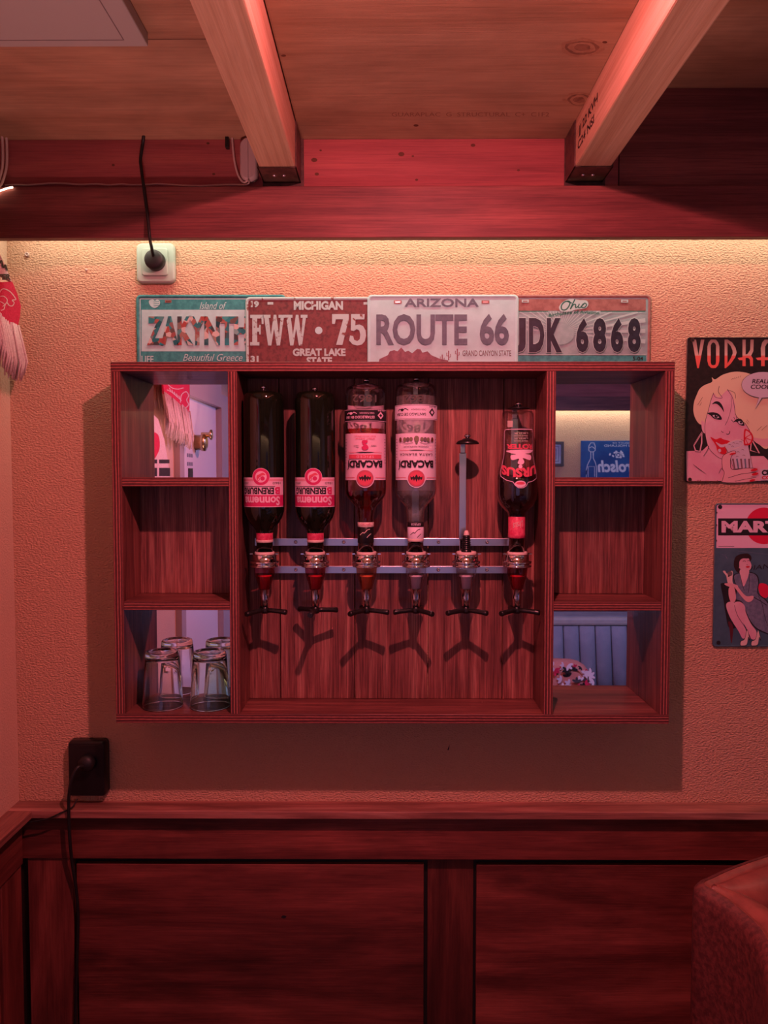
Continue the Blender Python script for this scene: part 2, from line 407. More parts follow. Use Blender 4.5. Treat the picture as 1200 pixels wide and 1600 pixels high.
        ORG[o.name] = tuple(o0)
        if bevel:
            bv = o.modifiers.new('bevel', 'BEVEL'); bv.width = bevel; bv.segments = seg; bv.limit_method = 'ANGLE'
        for k, v in props.items(): o[k] = v
        return o
def tag(o, label, cat, group=None):
    o['label'] = label; o['category'] = cat
    if group: o['group'] = group
    return o
def struct(o, label=None):
    o['kind'] = 'structure'
    if label: o['label'] = label
    return o
def empty(name, loc, label=None, cat=None, group=None):
    o = bpy.data.objects.new(name, None); COL.objects.link(o); o.location = loc
    o.empty_display_size = 0.05; ORG[o.name] = tuple(loc)
    if label: tag(o, label, cat, group)
    return o
def copy_tree(o, parent=None, dz=None):
    c = o.copy(); COL.objects.link(c); ORG[c.name] = ORG[o.name]
    if parent is not None: c.parent = parent
    for ch in list(o.children): copy_tree(ch, c)
    return c
def rrect(x0, x1, z0, z1, r, n=5):
    out = []
    for cx, cz, a in ((x1 - r, z1 - r, 0), (x0 + r, z1 - r, 90), (x0 + r, z0 + r, 180), (x1 - r, z0 + r, 270)):
        for i in range(n + 1):
            t = math.radians(a + 90 * i / n); out.append((cx + r * math.cos(t), cz + r * math.sin(t)))
    return out
def smooth_closed(pts, k=5):
    out = []; n = len(pts)
    for i in range(n):
        p0, p1, p2, p3 = pts[i - 1], pts[i], pts[(i + 1) % n], pts[(i + 2) % n]
        for j in range(k):
            t = j / k
            out.append(tuple(0.5 * (2 * p1[c] + (p2[c] - p0[c]) * t + (2 * p0[c] - 5 * p1[c] + 4 * p2[c] - p3[c]) * t * t + (3 * p1[c] - p0[c] - 3 * p2[c] + p3[c]) * t ** 3) for c in range(len(p1))))
    return out
def smooth_open(pts, k=6):
    out = []; n = len(pts)
    for i in range(n - 1):
        p0, p1, p2, p3 = pts[max(i - 1, 0)], pts[i], pts[i + 1], pts[min(i + 2, n - 1)]
        for j in range(k):
            t = j / k
            out.append(tuple(0.5 * (2 * p1[c] + (p2[c] - p0[c]) * t + (2 * p0[c] - 5 * p1[c] + 4 * p2[c] - p3[c]) * t * t + (3 * p1[c] - p0[c] - 3 * p2[c] + p3[c]) * t ** 3) for c in range(len(p1))))
    out.append(tuple(pts[-1])); return out
_TXT = {}
def text2d(body, bold=0.0, shear=0.0, extr=0.0, space=1.0, res=3):
    key = (body, bold, shear, extr, space)
    if key in _TXT: return _TXT[key]
    cu = bpy.data.curves.new('lettering', 'FONT'); cu.body = body; cu.size = 1
    cu.offset = bold; cu.shear = shear; cu.extrude = extr; cu.space_character = space; cu.resolution_u = res
    ob = bpy.data.objects.new('lettering_source', cu)
    me = ob.to_mesh()
    vs = [tuple(v.co) for v in me.vertices]; fs = [list(p.vertices) for p in me.polygons]
    ob.to_mesh_clear(); bpy.data.objects.remove(ob); bpy.data.curves.remove(cu)
    x0 = min(v[0] for v in vs); x1 = max(v[0] for v in vs); y0 = min(v[1] for v in vs); y1 = max(v[1] for v in vs)
    vs = [((v[0] - x0) / (x1 - x0), (v[1] - y0) / (y1 - y0), v[2] / extr if extr else 0.0) for v in vs]
    _TXT[key] = (vs, fs); return _TXT[key]
class Art:
    """Flat print laid on a surface: fn(u, v, off) gives the world point; every layer sits a hair above the last."""
    def __init__(s, fn, step=0.00005, off=0.0001, up=False, sub=0):
        s.sub = sub
        s.fn = fn; s.mb = MB(); s.mats = []; s.off = off; s.step = step; s.sgn = 1 if up else -1
    def mi(s, m):
        if m not in s.mats: s.mats.append(m)
        return s.mats.index(m)
    def put(s, verts, faces, fn, m, uvfn=None):
        if s.sub:
            vs = [tuple(v) for v in verts]; out = []
            st = [list(f) if len(f) == 3 else None for f in faces]
            st = []
            for f in faces:
                for i in range(1, len(f) - 1): st.append((f[0], f[i], f[i + 1]))
            cache = {}
            while st:
                t = st.pop(); best = 0; bi = -1
                for i in range(3):
                    d = abs(vs[t[i]][0] - vs[t[(i + 1) % 3]][0]) * s.scale
                    if d > best: best, bi = d, i
                if best <= s.sub: out.append(list(t)); continue
                a, b, c = t[bi], t[(bi + 1) % 3], t[(bi + 2) % 3]
                k = (min(a, b), max(a, b))
                if k not in cache:
                    cache[k] = len(vs); vs.append(tuple((p + q) / 2 for p, q in zip(vs[a], vs[b])))
                st += [(a, cache[k], c), (cache[k], b, c)]
            verts, faces = vs, out
        s.mb.add(verts, faces, fn, m, uvfn)
    scale = 1.0
    def up(s): s.off += s.step; return s.off
    def poly(s, pts, m, sm=False, k=5):
        o = s.up()
        if sm: pts = smooth_closed(pts, k)
        tri = tessellate_polygon([[Vector((p[0], p[1], 0)) for p in pts]])
        fs = []
        for t in tri:                        # all triangles turned towards the viewer
            a, b, c = (pts[i] for i in t)
            ar = (b[0] - a[0]) * (c[1] - a[1]) - (b[1] - a[1]) * (c[0] - a[0])
            fs.append(list(t) if ar * s.sgn > 0 else list(reversed(t)))
        s.put([(p[0], p[1]) for p in pts], fs, lambda v: s.fn(v[0], v[1], o), s.mi(m))
    def disc(s, cx, cy, rx, m, ry=None, n=28, rot=0.0):
        ry = ry or rx; c, sn = math.cos(rot), math.sin(rot)
        s.poly([(cx + rx * math.cos(2 * PI * i / n) * c - ry * math.sin(2 * PI * i / n) * sn, cy + rx * math.cos(2 * PI * i / n) * sn + ry * math.sin(2 * PI * i / n) * c) for i in range(n)], m)
    def rect(s, x0, y0, x1, y1, m, n=1):
        top = [(x0 + (x1 - x0) * i / n, y0) for i in range(n + 1)]; bot = [(x1 - (x1 - x0) * i / n, y1) for i in range(n + 1)]
        o = s.up(); vs = top + bot; fs = []
        for i in range(n):
            fs.append([i, i + 1, 2 * n - i, 2 * n + 1 - i] if s.sgn > 0 else [2 * n + 1 - i, 2 * n - i, i + 1, i])
        s.put(vs, fs, lambda v: s.fn(v[0], v[1], o), s.mi(m))
    def stroke(s, pts, w, m, sm=True, taper=False, k=5):
        if sm and len(pts) > 2: pts = smooth_open(pts, k)
        L, R = [], []; n = len(pts)
        for i, p in enumerate(pts):
            a = pts[max(i - 1, 0)]; b = pts[min(i + 1, n - 1)]
            dx, dy = b[0] - a[0], b[1] - a[1]; d = math.hypot(dx, dy) or 1
            ww = w / 2 * ((1 - abs(2 * i / (n - 1) - 1) ** 2 * 0.85) if taper else 1)
            L.append((p[0] - dy / d * ww, p[1] + dx / d * ww)); R.append((p[0] + dy / d * ww, p[1] - dx / d * ww))
        o = s.up(); vs = L + R
        fs = [[i, i + 1, n + i + 1, n + i] for i in range(n - 1)]
        if s.sgn < 0: pass
        s.put(vs, fs, lambda v: s.fn(v[0], v[1], o), s.mi(m))
    def text(s, body, x0, y0, x1, y1, m, bold=0.0, shear=0.0, rot=False, depth=0.0, uv=False, space=1.0, arc=None, pitch=0.0):
        """box given as x0..x1 and top y0 .. bottom y1 in the art's own units (v grows downwards when sgn < 0)"""
        vs, fs = text2d(body, bold, shear, 0.05 if depth else 0.0, space)
        o = s.up()
        def f(v):
            a, b = v[0], v[1]
            if rot: a, b = 1 - a, 1 - b
            x = x0 + (x1 - x0) * a; y = y1 + (y0 - y1) * b
            if arc: y += arc * (4 * (a - 0.5) ** 2)
            y += pitch * (a - 0.5)
            return s.fn(x, y, o + (depth * (v[2] * 0.5 + 0.5) if depth else 0))
        s.scale = abs(x1 - x0); s.put(vs, fs, f, s.mi(m), (lambda v: (v[0], v[1])) if uv else None); s.scale = 1.0
    def build(s, name, parent, **k):
        return s.mb.build(name, [M[m] for m in s.mats], parent, **k)

# ------------------------------------------------------------------ key planes
XL, XR, YB = -0.776, 2.35, -3.85
ZC = 2.2258; ZR = 2.3185; ZSLAB = 2.345
HY = -0.08                                   # header face
BY = -0.10                                   # lower board face
BZ0, BZ1 = 2.034, 2.1302
ZB = 2.1446                                  # beam undersides
LED_Z = 0.9008                               # wainscot ledge top
BLX = (-0.2370, -0.1700); BRX = (0.3400, 0.4060)

# ------------------------------------------------------------------ lights
def lamp(name, kind, energy, col, loc, rot=None, **k):
    ld = bpy.data.lights.new(name, kind); ld.energy = energy; ld.color = col
    for a, v in k.items(): setattr(ld, a, v)
    o = bpy.data.objects.new(name, ld); o.location = loc
    if rot: o.rotation_euler = rot
    COL.objects.link(o); return o
lamp('strip_light', 'AREA', STRIP_W, STRIP_COL, ((XL + XR) / 2, -0.060, BZ0 + 0.062), (math.radians(16), 0, 0), shape='RECTANGLE', size=XR - XL - 0.06, size_y=0.012)
lamp('rear_strip_light', 'AREA', REAR_STRIP_W, STRIP_COL, ((XL + XR) / 2, YB + 0.060, BZ0 + 0.062), (math.radians(-16), 0, 0), shape='RECTANGLE', size=XR - XL - 0.06, size_y=0.012)

# ------------------------------------------------------------------ room shell
struct(MB().box((XL - 0.1, 0, 0), (XR + 0.1, 0.1, ZSLAB + 0.05)).build('wall_north', 'wall'))
struct(MB().box((XL - 0.1, YB - 0.1, 0), (XR + 0.1, YB, ZSLAB + 0.05)).build('wall_south', 'wall'))
struct(MB().box((XL - 0.1, YB, 0), (XL, 0, ZSLAB + 0.05)).build('wall_west', 'wall_side'))
struct(MB().box((XR, YB, 0), (XR + 0.1, 0, ZSLAB + 0.05)).build('wall_east', 'wall_side'))
fl = struct(MB().box((XL - 0.1, YB - 0.1, -0.08), (XR + 0.1, 0.1, -0.001)).build('floor', 'floor'))
x = XL
while x < XR - 0.01:
    x1 = min(x + 0.1895, XR); MB().box((x, YB, -0.001), (x1 - 0.0015, 0, 0.0), 'y').build('floor_board', 'floor', fl); x = x1
ce = struct(MB().box((XL - 0.1, YB - 0.1, ZSLAB), (XR + 0.1, 0.1, ZSLAB + 0.08)).build('ceiling', 'ceil'))
yj = -0.415
for (xa, xb, ya, yb, z, g) in ((XL, BLX[0] - .001, yj, -.03, ZC, 'x'), (XL, BLX[0] - .001, -2.0, yj - .003, ZC, 'x'), (XL, BLX[0] - .001, YB, -2.003, ZC, 'x'),
                               (BLX[1] + .002, BRX[0] - .001, -1.5, -.03, ZC, 'x'), (BLX[1] + .002, BRX[0] - .001, YB, -1.503, ZC, 'x'),
                               (BRX[1] + .001, XR, -1.8, -.03, ZR, 'x'), (BRX[1] + .001, XR, YB, -1.803, ZR, 'x')):
    MB().box((xa, ya, z), (xb, yb, z + 0.018), g).build('plywood_sheet', 'ceil', ce)
a = Art(lambda u, v, o: at_z(u, v, ZC - 0.00002 - o * 0.1) , up=False)
a.text('GUARAPLAC  G  STRUCTURAL  C+  C1F2', 612, 175.5, 858, 182, 'stamp')
a.build('stamped_lettering', ce)
a = Art(lambda u, v, o: at_z(u, v, ZC - 0.00002 - o * 0.1))
for kx, ky_, rx_, ry_ in ((910, 74, 27, 11), (905, 156, 19, 9)):
    for s_, m_, sd in ((1.3, 'knot_ring', 1), (1.0, 'knot_dark', 2), (.80, 'knot_ring', 3), (.5, 'knot_dark', 4)):
        q_ = random.Random(sd + kx); a.poly([(kx + rx_ * s_ * math.cos(t * PI / 6) * q_.uniform(.88, 1.1), ky_ + ry_ * s_ * math.sin(t * PI / 6) * q_.uniform(.85, 1.12)) for t in range(12)], m_, True)
for kx, ky_ in ((443, 87), (945, 66), (650, 196)): a.disc(kx, ky_, 4, 'ink_brown', 1.8)
a.build('knot_mark', ce)

# beams
def beam(xs, yf):
    t = MB().box((xs[0], YB + 0.05, ZB), (xs[1], HY, ZSLAB), 'y').build('ceiling_beam', 'pine', bevel=0.003)
    struct(t); return t
b1 = beam(BLX, 0); tag(b1, 'pale pine ceiling beam ending above the red licence plate, left of the knotty ceiling panel', 'beam')
b2 = beam(BRX, 0); tag(b2, 'pale pine ceiling beam with stamped side ending above the dark lettered plate, right one', 'beam')
def hanger(bx, flange_left):
    x0, x1 = bx; h = MB()
    h.box((x0 - .002, -0.155, ZB - .002), (x1 + .002, HY, ZB))
    h.box((x0 - .0025, -0.155, ZB - .002), (x0 - .0002, HY, ZSLAB - .03))
    h.box((x1 + .0002, -0.155, ZB - .002), (x1 + .0025, HY, ZSLAB - .03))
    h.box((x0 - .032 if flange_left else x0 - .004, HY - .0022, ZB - .012), (x1 + .008 if not flange_left else x1 + .026, HY - .0003, ZSLAB - .04))
    return h
for b, bx, fl_ in ((b1, BLX, False), (b2, BRX, True)):
    hh = hanger(bx, False).build('joist_hanger', 'bracket', b)
    for dx in (-.010, .008):
        MB().lathe([(0.0, ZB - .0042), (.003, ZB - .004), (.0036, ZB - .002)], (bx[0] + bx[1]) / 2 + dx, -0.118, 10).build('nail_head', 'steel', hh)
a = Art(lambda u, v, o: (BRX[0] - o, u, v))
a.text('JJ 22 KVH', -.175, 2.205, -.30, 2.185, 'ink', bold=.03)
a.text('C24 NSI', -.17, 2.18, -.28, 2.165, 'ink', bold=.03)
a.build('stamped_lettering', b2)

# headers and lower board (front), and the same along the far wall
t1 = struct(MB().box((XL, HY, BZ1 + .0005), (0.4394, -0.03, ZC - .0005)).build('trim_1', 'header'), 'red stained header timber under the ceiling boards')
MB().box((0.4412, HY - .002, BZ1 + .0005), (XR, -0.03, ZR - .0005)).build('header_board', 'board', t1)
for px, py, r in ((501, 235, .0016), (491, 250, .004), (495, 272, .0028), (739, 227, .003), (627, 241, .004), (645, 244, .0016), (651, 281, .002), (810, 266, .002), (177, 258, .002), (334, 272, .002), (325, 224, .002)):
    p = at(px, py, HY)
    m = MB(); m.prism([(p.x + r * 1.5 * math.cos(t * PI / 5), p.z + r * math.sin(t * PI / 5)) for t in range(10)], lambda u, v: (u, HY - .0004, v), lambda u, v: (u, HY + .002, v))
    m.build('knot', 'ink_brown', t1, recalc=True)
t2 = struct(MB().box((XL, BY, BZ0), (XR, HY - .0004, BZ1)).build('trim_2', 'board', bevel=0.0015), 'dark red board hiding the light strip')
struct(MB().box((XL, YB + .03, BZ1 + .0005), (XR, YB + .08, ZC - .0005)).build('trim_3', 'header'))
struct(MB().box((XL, YB + .0804, BZ0), (XR, YB + .10, BZ1)).build('trim_4', 'board', bevel=0.0015))
# the light strip stuck to the back of the board; a glowing tube imitates light leaking at the left corner
ls = MB().box((XL + .03, -0.0795, BZ0 + .052), (XR - .03, -0.0755, BZ0 + .062))
lso = ls.build('light_strip', 'led', origin=(0, -.077, BZ0)); tag(lso, 'glowing warm light strip hidden behind the dark red board', 'light strip')
MB().tube(smooth_open([at(-12, 304, -.103), at(-2, 299, -.1035), at(6, 296, -.1035), at(13, 293.8, -.1035), at(20, 292.6, -.1035)], 4), [.004, .004, .0034, .0024, .0016, *[.0016] * 12][:17], 6).build('leak_glow', 'led', lso)

# ceiling lamp (just above the frame): housing, lens and its own light
cl = empty('ceiling_lamp', (LAMP_POS[0], LAMP_POS[1], ZC), 'small round ceiling lamp glowing red between the two beams', 'lamp')
MB().lathe([(0.0, ZC - .0002), (.045, ZC - .0002), (.045, ZC - .006), (.034, ZC - .0075), (.032, ZC - .002), (0, ZC - .002)], LAMP_POS[0], LAMP_POS[1], 32).build('housing', 'white_paint', cl)
MB().lathe([(0.0, ZC - .003), (.030, ZC - .003)], LAMP_POS[0], LAMP_POS[1], 24).build('lens', 'lens', cl)
pl = lamp('lamp_light', 'POINT', LAMP_W, LAMP_COL, (0, 0, LAMP_POS[2] - ZC), shadow_soft_size=0.014); pl.parent = cl
pd = lamp('lamp_downlight', 'AREA', LAMP_DOWN_W, LAMP_COL, (0, 0, LAMP_POS[2] - ZC + .001), shape='DISK', size=0.028); pd.parent = cl
def aim(p, q): return (Vector(q) - Vector(p)).to_track_quat('-Z', 'Y').to_euler()
for (pos, tgt, w, c, cone), lab in ((DOOR_SPOT, 'small violet spotlight added under the right ceiling to light the white door'), (SOFA_SPOT, 'small violet spotlight added under the right ceiling to light the grey sofa')):
    r = empty('fillspot', (pos[0], pos[1], ZR), lab, 'lamp')  # added violet fixtures out of view, lighting door and sofa
    d = (Vector(tgt) - Vector(pos)).normalized(); c0 = Vector((pos[0], pos[1], ZR - .055))
    MB().tube([(pos[0], pos[1], ZR - .0002), c0], .006, 10).build('stem', 'black', r)
    MB().tube([c0 - d * .03, c0 + d * .02], .026, 20).build('housing', 'black', r)
    q = lamp('spot_beam', 'SPOT', w, c, c0 + d * .03 - Vector((pos[0], pos[1], ZR)), aim(pos, tgt), spot_size=math.radians(cone), spot_blend=0.7, shadow_soft_size=0.03); q.parent = r
r = empty('added_uplighter', (UP_POS[0], UP_POS[1], 0), 'low black uplighter added out of view before the cabinet to light the ceiling', 'lamp')  # added lamp out of view, brightens ceiling and beam undersides
MB().lathe([(0, .001), (.13, .001), (.13, .012), (.02, .020), (.012, .04), (.012, UP_POS[2] - .12), (.02, UP_POS[2] - .11), (.09, UP_POS[2] - .03), (.086, UP_POS[2] - .03), (.016, UP_POS[2] - .10), (0, UP_POS[2] - .10)], UP_POS[0], UP_POS[1], 28).build('stand', 'black', r)
q = lamp('ceiling_fill_beam', 'SPOT', UP_W, UP_COL, (0, 0, UP_POS[2]), aim(UP_POS, UP_AIM), spot_size=math.radians(UP_CONE), spot_blend=0.35, shadow_soft_size=0.07); q.parent = r

sc_ = empty('violet_fill_panel', (-.1, YB + .03, .62), 'large glowing violet screen added unseen on the far wall as fill light', 'emitter')  # added glowing panel out of view, tints rails and chrome violet
MB().box((-.73, YB + .002, .58), (.62, YB + .034, 1.52)).build('emitter_case', 'black', sc_, bevel=.004)
MB().box((-.71, YB + .0341, .60), (.60, YB + .0346, 1.50)).build('emitter', 'emitter', sc_)

# white ceiling panel
wp = empty('ceiling_panel', (-.55, -.75, ZC - .02), 'flat white panel with an inset line under the plywood ceiling', 'panel')
MB().box((XL + .01, -1.05, ZC - .02), (-0.350, -0.433, ZC - .0003)).build('panel_body', 'white_paint', wp, bevel=.002)
g = MB(); zz = ZC - .0203
for (xa, ya, xb, yb) in ((XL + .03, -.452, -.379, -.4505), (-.3805, -1.03, -.379, -.452), (XL + .03, -1.03, -.379, -1.0285)): g.box((xa, ya, zz), (xb, yb, zz + .0002))
g.build('inset_line', 'ink_grey', wp)

# ------------------------------------------------------------------ wainscot
w = struct(MB().box((XL, -0.010, 0.0), (XR, 0, LED_Z - .018)).build('trim_5', 'black_rubber'), 'dark red panelled wainscot with a ledge on top')
MB().box((XL, -0.050, LED_Z - .016), (XR, 0, LED_Z), 'x').build('ledge', 'ledge', w, bevel=.0015)
rz1 = Z(600, 1283, -.03); rz0 = Z(600, 1343, -.03); pz = Z(600, 1351, -.022)
MB().box((XL + .004, -0.030, rz0), (XR, -.0098, LED_Z - .0162), 'x').build('rail', 'wains', w, bevel=.001)
def sx(px): return X(px, 1450, -.022)
spans = [('stile', 47, 117, -.026), ('panel', 121, 662, -.022), ('stile', 668, 740, -.014), ('panel', 744, 1285, -.022), ('stile', 1291, 1363, -.014), ('panel', 1367, 1900, -.022)]
for nm, a0, a1, y in spans:
    xa, xb = sx(a0), min(sx(a1), XR)
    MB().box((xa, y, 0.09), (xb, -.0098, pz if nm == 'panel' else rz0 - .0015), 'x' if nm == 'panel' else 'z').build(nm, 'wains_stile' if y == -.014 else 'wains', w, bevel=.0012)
MB().box((sx(39), -.034, 0.0), (XR, -.0098, .088), 'x').build('bottom_rail', 'wains', w, bevel=.001)
km = MB(); kc = at(443.5, 1432.5, -.022)
km.prism([(kc.x + .0055 * math.cos(t * PI / 6) * (1 + .2 * math.sin(t * 2.1)), kc.z + .0032 * math.sin(t * PI / 6)) for t in range(12)], lambda u, v: (u, -.0223, v), lambda u, v: (u, -.020, v)); km.build('knot', 'ink', w, recalc=True)
w2 = struct(MB().box((XL, -1.05, 0.0), (XL + .010, -.0505, LED_Z - .018)).build('trim_6', 'black_rubber'), 'wainscot turning the corner along the side wall')
MB().box((XL, -1.05, LED_Z - .016), (XL + .050, -.0503, LED_Z), 'y').build('ledge', 'ledge', w2, bevel=.0015)
MB().box((XL + .0098, -1.05, rz0), (XL + .030, -.0503, LED_Z - .0162), 'y').build('rail', 'wains', w2, bevel=.001)
MB().box((XL + .0098, -.13, 0.0), (XL + .026, -.0503, rz0 - .0015), 'z').build('stile', 'wains', w2, bevel=.001)
MB().box((XL + .0098, -1.05, 0.0), (XL + .022, -.134, pz), 'y').build('panel', 'wains', w2, bevel=.001)
w3 = struct(MB().box((XL, YB, 0.0), (XR, YB + .02, LED_Z - .02)).build('trim_7', 'wains'))
MB().box((XL, YB, LED_Z - .019), (XR, YB + .050, LED_Z), 'x').build('ledge', 'ledge', w3, bevel=.0015)

# ------------------------------------------------------------------ wall cabinet
YF, YBK = -0.117, -0.012
CX0, CX1, CZ0, CZ1, T = -0.5268, 0.5405, 1.1042, 1.7976, 0.0178
DL, DR = -0.3047, 0.2990                     # dividers (left edges)
cab = empty('wall_cabinet', (0.007, -0.06, CZ0), 'dark red plywood wall cabinet with open cells and mirrors, full of hanging bottles', 'cabinet')
def cpart(name, a, b, grain, plyax, bev=.0007):
    return MB().box(a, b, grain, 0, plyax, 1).build(name, ['cab', 'cab_edge'], cab, bevel=bev, seg=1)
cpart('top_panel', (CX0, YF, CZ1 - T), (CX1, -.0005, CZ1), 'x', 'z')
cpart('bottom_panel', (CX0, YF, CZ0), (CX1, -.0005, CZ0 + T), 'x', 'z')
cpart('side_panel', (CX0, YF, CZ0 + T), (CX0 + T, -.0005, CZ1 - T), 'z', 'x')
cpart('side_panel', (CX1 - T, YF, CZ0 + T), (CX1, -.0005, CZ1 - T), 'z', 'x')
cpart('divider', (DL, YF, CZ0 + T), (DL + T, YBK, CZ1 - T), 'z', 'x')
cpart('divider', (DR, YF, CZ0 + T), (DR + T, YBK, CZ1 - T), 'z', 'x')
sl = [(Z(270, 746, YF), Z(270, 760, YF)), (Z(270, 940, YF), Z(270, 953.5, YF))]
cells = [(CX0 + T, DL), (DR + T, CX1 - T)]
for xa, xb in cells:
    for z1, z0 in sl:
        cpart('shelf', (xa, YF + .001, z0), (xb, YBK, z1), 'x', 'z')
    for z0, z1 in ((CZ0 + T, sl[1][1]), (sl[0][0], CZ1 - T)):
        MB().box((xa, YBK, z0), (xb, YBK + .004, z1)).build('mirror', 'mirror', cab)
    cut = X(322, 850, YBK) if xa < 0 else X(901, 850, YBK)
    for p0, p1 in ((xa, cut - .0004), (cut + .0004, xb)):
        MB().box((p0, YBK, sl[1][0]), (p1, -.001, sl[0][1]), 'z').build('back_board', 'plank', cab, bevel=.0006, seg=1)
pj = [DL + T] + [X(q, 1050, YBK) for q in (438.5, 554.5, 668.5, 784.5)] + [DR]
for i in range(5):
    MB().box((pj[i] + (.0009 if i else 0), YBK + (.0006 if i % 2 else 0), CZ0 + T), (pj[i + 1] - (.0009 if i < 4 else 0), -.001, CZ1 - T), 'z').build('plank', 'plank', cab, bevel=.0011)

# ------------------------------------------------------------------ bottle rack
KY = -0.077                                  # centre line of bottles and optics
K = (1.58 + KY) / 1200                       # metres per pixel there
RKY = -0.027
rack = empty('bottle_rack', (0, RKY, Z(600, 896, RKY)), 'pair of brushed steel rails screwed across the cabinet back behind the bottle necks', 'rack')
rx0, rx1 = X(398, 850, RKY), X(806, 850, RKY)
for y0, y1 in ((841, 853), (884.5, 896)):
    bar = MB().box((rx0, RKY, Z(600, y1, RKY)), (rx1, RKY + .003, Z(600, y0, RKY))).build('rail', 'steel', rack, bevel=.0006)
    zc = (Z(600, y0, RKY) + Z(600, y1, RKY)) / 2
    for px in (462, 537, 685, 761):
        sxp = X(px, 850, RKY); s_ = MB(); rows = []
        for r, d in ((0.0, .0012), (.0012, .0012), (.0016, .0022), (.0030, .0018), (.0038, 0.0002)):
            rows.append([(sxp + r * math.cos(2 * PI * i / 14), RKY - d, zc + r * math.sin(2 * PI * i / 14)) for i in range(14)])
        s_.grid(rows, closed=True); s_.build('screw', 'chrome', bar, recalc=True)
    for px in (420, 600, 790):
        sxp = X(px, 850, RKY)
        MB().box((sxp - .006, RKY + .003, zc - .004), (sxp + .006, YBK - .0001, zc + .004)).build('spacer', 'black', rack)

M['cup_red'] = P('red_measure_cup', (0.85, 0.10, 0.16), 0.4); M['cup_amber'] = P('amber_measure_cup', (0.92, 0.45, 0.30), 0.4); M['cup_pale'] = P('pale_measure_cup', (0.90, 0.72, 0.82), 0.4)
M['ch_red'] = thin_glass('dark_red_measure_chamber', (0.82, 0.34, 0.38), 0.6, 0.05); M['ch_amber'] = thin_glass('amber_measure_chamber', (0.90, 0.55, 0.42), 0.6, 0.05); M['ch_clear'] = thin_glass('clear_measure_chamber', (0.94, 0.92, 0.93), 0.8, 0.06)
ocx = [413.5, 492.7, 572.7, 650.0, 728.5, 808.0]
knob_y = [604.5, 607, 593.5, 591.5, 680, 630]
olab = ['below the leftmost dark green bottle', 'below the second dark green bottle', 'below the amber rum bottle', 'below the clear rum bottle', 'holding no bottle, with a bare rod and cap', 'below the small red spirit bottle']
ocol = ['dark red', 'dark red', 'amber', 'clear', 'clear', 'red']
armrot = [16, 172, 14, -16, 0, 8]
def optic(i):
    cx = X(ocx[i], 890, KY); zp = lambda y: Z(ocx[i], y, KY)
    chm = ['ch_red', 'ch_red', 'ch_amber', 'ch_clear', 'ch_clear', 'ch_red'][i]; cup = ['cup_red', 'cup_red', 'cup_amber', 'cup_pale', 'cup_pale', 'cup_red'][i]
    o = empty('optic_dispenser', (cx, KY, zp(958)), f'chrome optic dispenser with {ocol[i]} chamber, {olab[i]}', 'dispenser', 'optic dispensers on the steel rails')
    L = lambda prof, n=32: MB().lathe([(r * K, zp(y)) for r, y in prof], cx, KY, n)
    c = L([(14.6, 866), (18, 865.5), (18.3, 867), (18.3, 876), (22, 876.4), (22.3, 878), (22, 879.6), (19, 880), (19, 882.5), (22, 883), (22, 885), (18.5, 886), (14.6, 886)]).build('collar', 'chrome', o, recalc=True)
    L([(14.3, 868), (14.3, 862), (14.9, 861.7), (15.5, 863), (15.3, 868)]).build('gasket', 'cream', o, recalc=True)
    # thin upper lip wings
    for s in (-1, 1):
        MB().box((cx + s * 17.5 * K if s > 0 else cx - 22.5 * K, KY - .006, zp(866)), (cx + 22.5 * K if s > 0 else cx - 17.5 * K, KY + .006, zp(864.2))).build('collar_ear', 'chrome', c, bevel=.0004)
    L([(16.5, 886), (15.5, 897), (11.5, 910), (8.6, 921)]).build('chamber', chm, o)
    L([(0, 898), (11, 898), (11, 900.5), (8.4, 901.5), (6.8, 920), (0, 920)]).build('measure_cup', cup, o, recalc=True)
    L([(9.0, 919.5), (7.4, 922), (6.9, 934), (6.0, 947), (0, 947)]).build('spout', 'chrome', o)
    pb = MB(); top = Vector((cx, KY, zp(953.5)))
    pb.lathe([(0, zp(946)), (4.6 * K, zp(946)), (5.2 * K, zp(951)), (6.5 * K, zp(954)), (5.5 * K, zp(958)), (0, zp(959))], cx, KY, 16)
    for k in (-120, 0, 120):
        an = math.radians(k + armrot[i] + 180)
        d = Vector((math.sin(an), -math.cos(an), 0))    # 180 -> away from the viewer
        side = Vector((-d.y, d.x, 0)); rows = []
        for r_, wd_, z_, h_ in ((.002, .0048, 0.0, .0046), (.014, .0050, .0002, .0046), (.034, .0054, -.001, .0048), (.043, .0060, -.002, .0056), (.0455, .0050, -.0022, .0046)):
            c0 = top + d * r_ + Vector((0, 0, z_))
            rows.append([c0 + side * (wd_ * math.cos(2 * PI * q / 10)) + Vector((0, 0, h_ * math.sin(2 * PI * q / 10))) for q in range(10)])
        pb.grid(rows, closed=True)
        for row, rev in ((rows[0], True), (rows[-1], False)): pb.face(list(reversed(row)) if rev else row)
    pb.build('push_bar', 'black', o, recalc=True)
    # clamp to the rails, back rod, spring arm and cap
    cb = MB(); cb.box((cx - .010, RKY - .012, zp(893)), (cx + .010, RKY - .0002, zp(846)))
    cb.box((cx - .008, KY + .026, zp(882)), (cx + .008, RKY - .0120, zp(868)))
    cb.build('clamp', 'chrome', o, bevel=.001)
    RY = RKY - (.014 if i == 4 else .0055); cb_ = 14 if i == 4 else 9.6; ky = knob_y[i]; rxo = cx - 3.5 * K if i == 4 else cx
    zt = Z(ocx[i], ky + (11 if i == 4 else 5.5), KY)
    MB().box((rxo - .0070, RY - .0018, zp(845)), (rxo + .0070, RY + .0016, zt - .020)).box((rxo - .0048, RY - .0012, zt - .020), (rxo + .0048, RY + .0010, zt + .004)).build('rod', 'steel', o, bevel=.0008)
    MB().box((rxo - .006, KY, zt), (rxo + .006, RY + .001, zt + .004)).build('spring_arm', 'black', o, bevel=.0008)
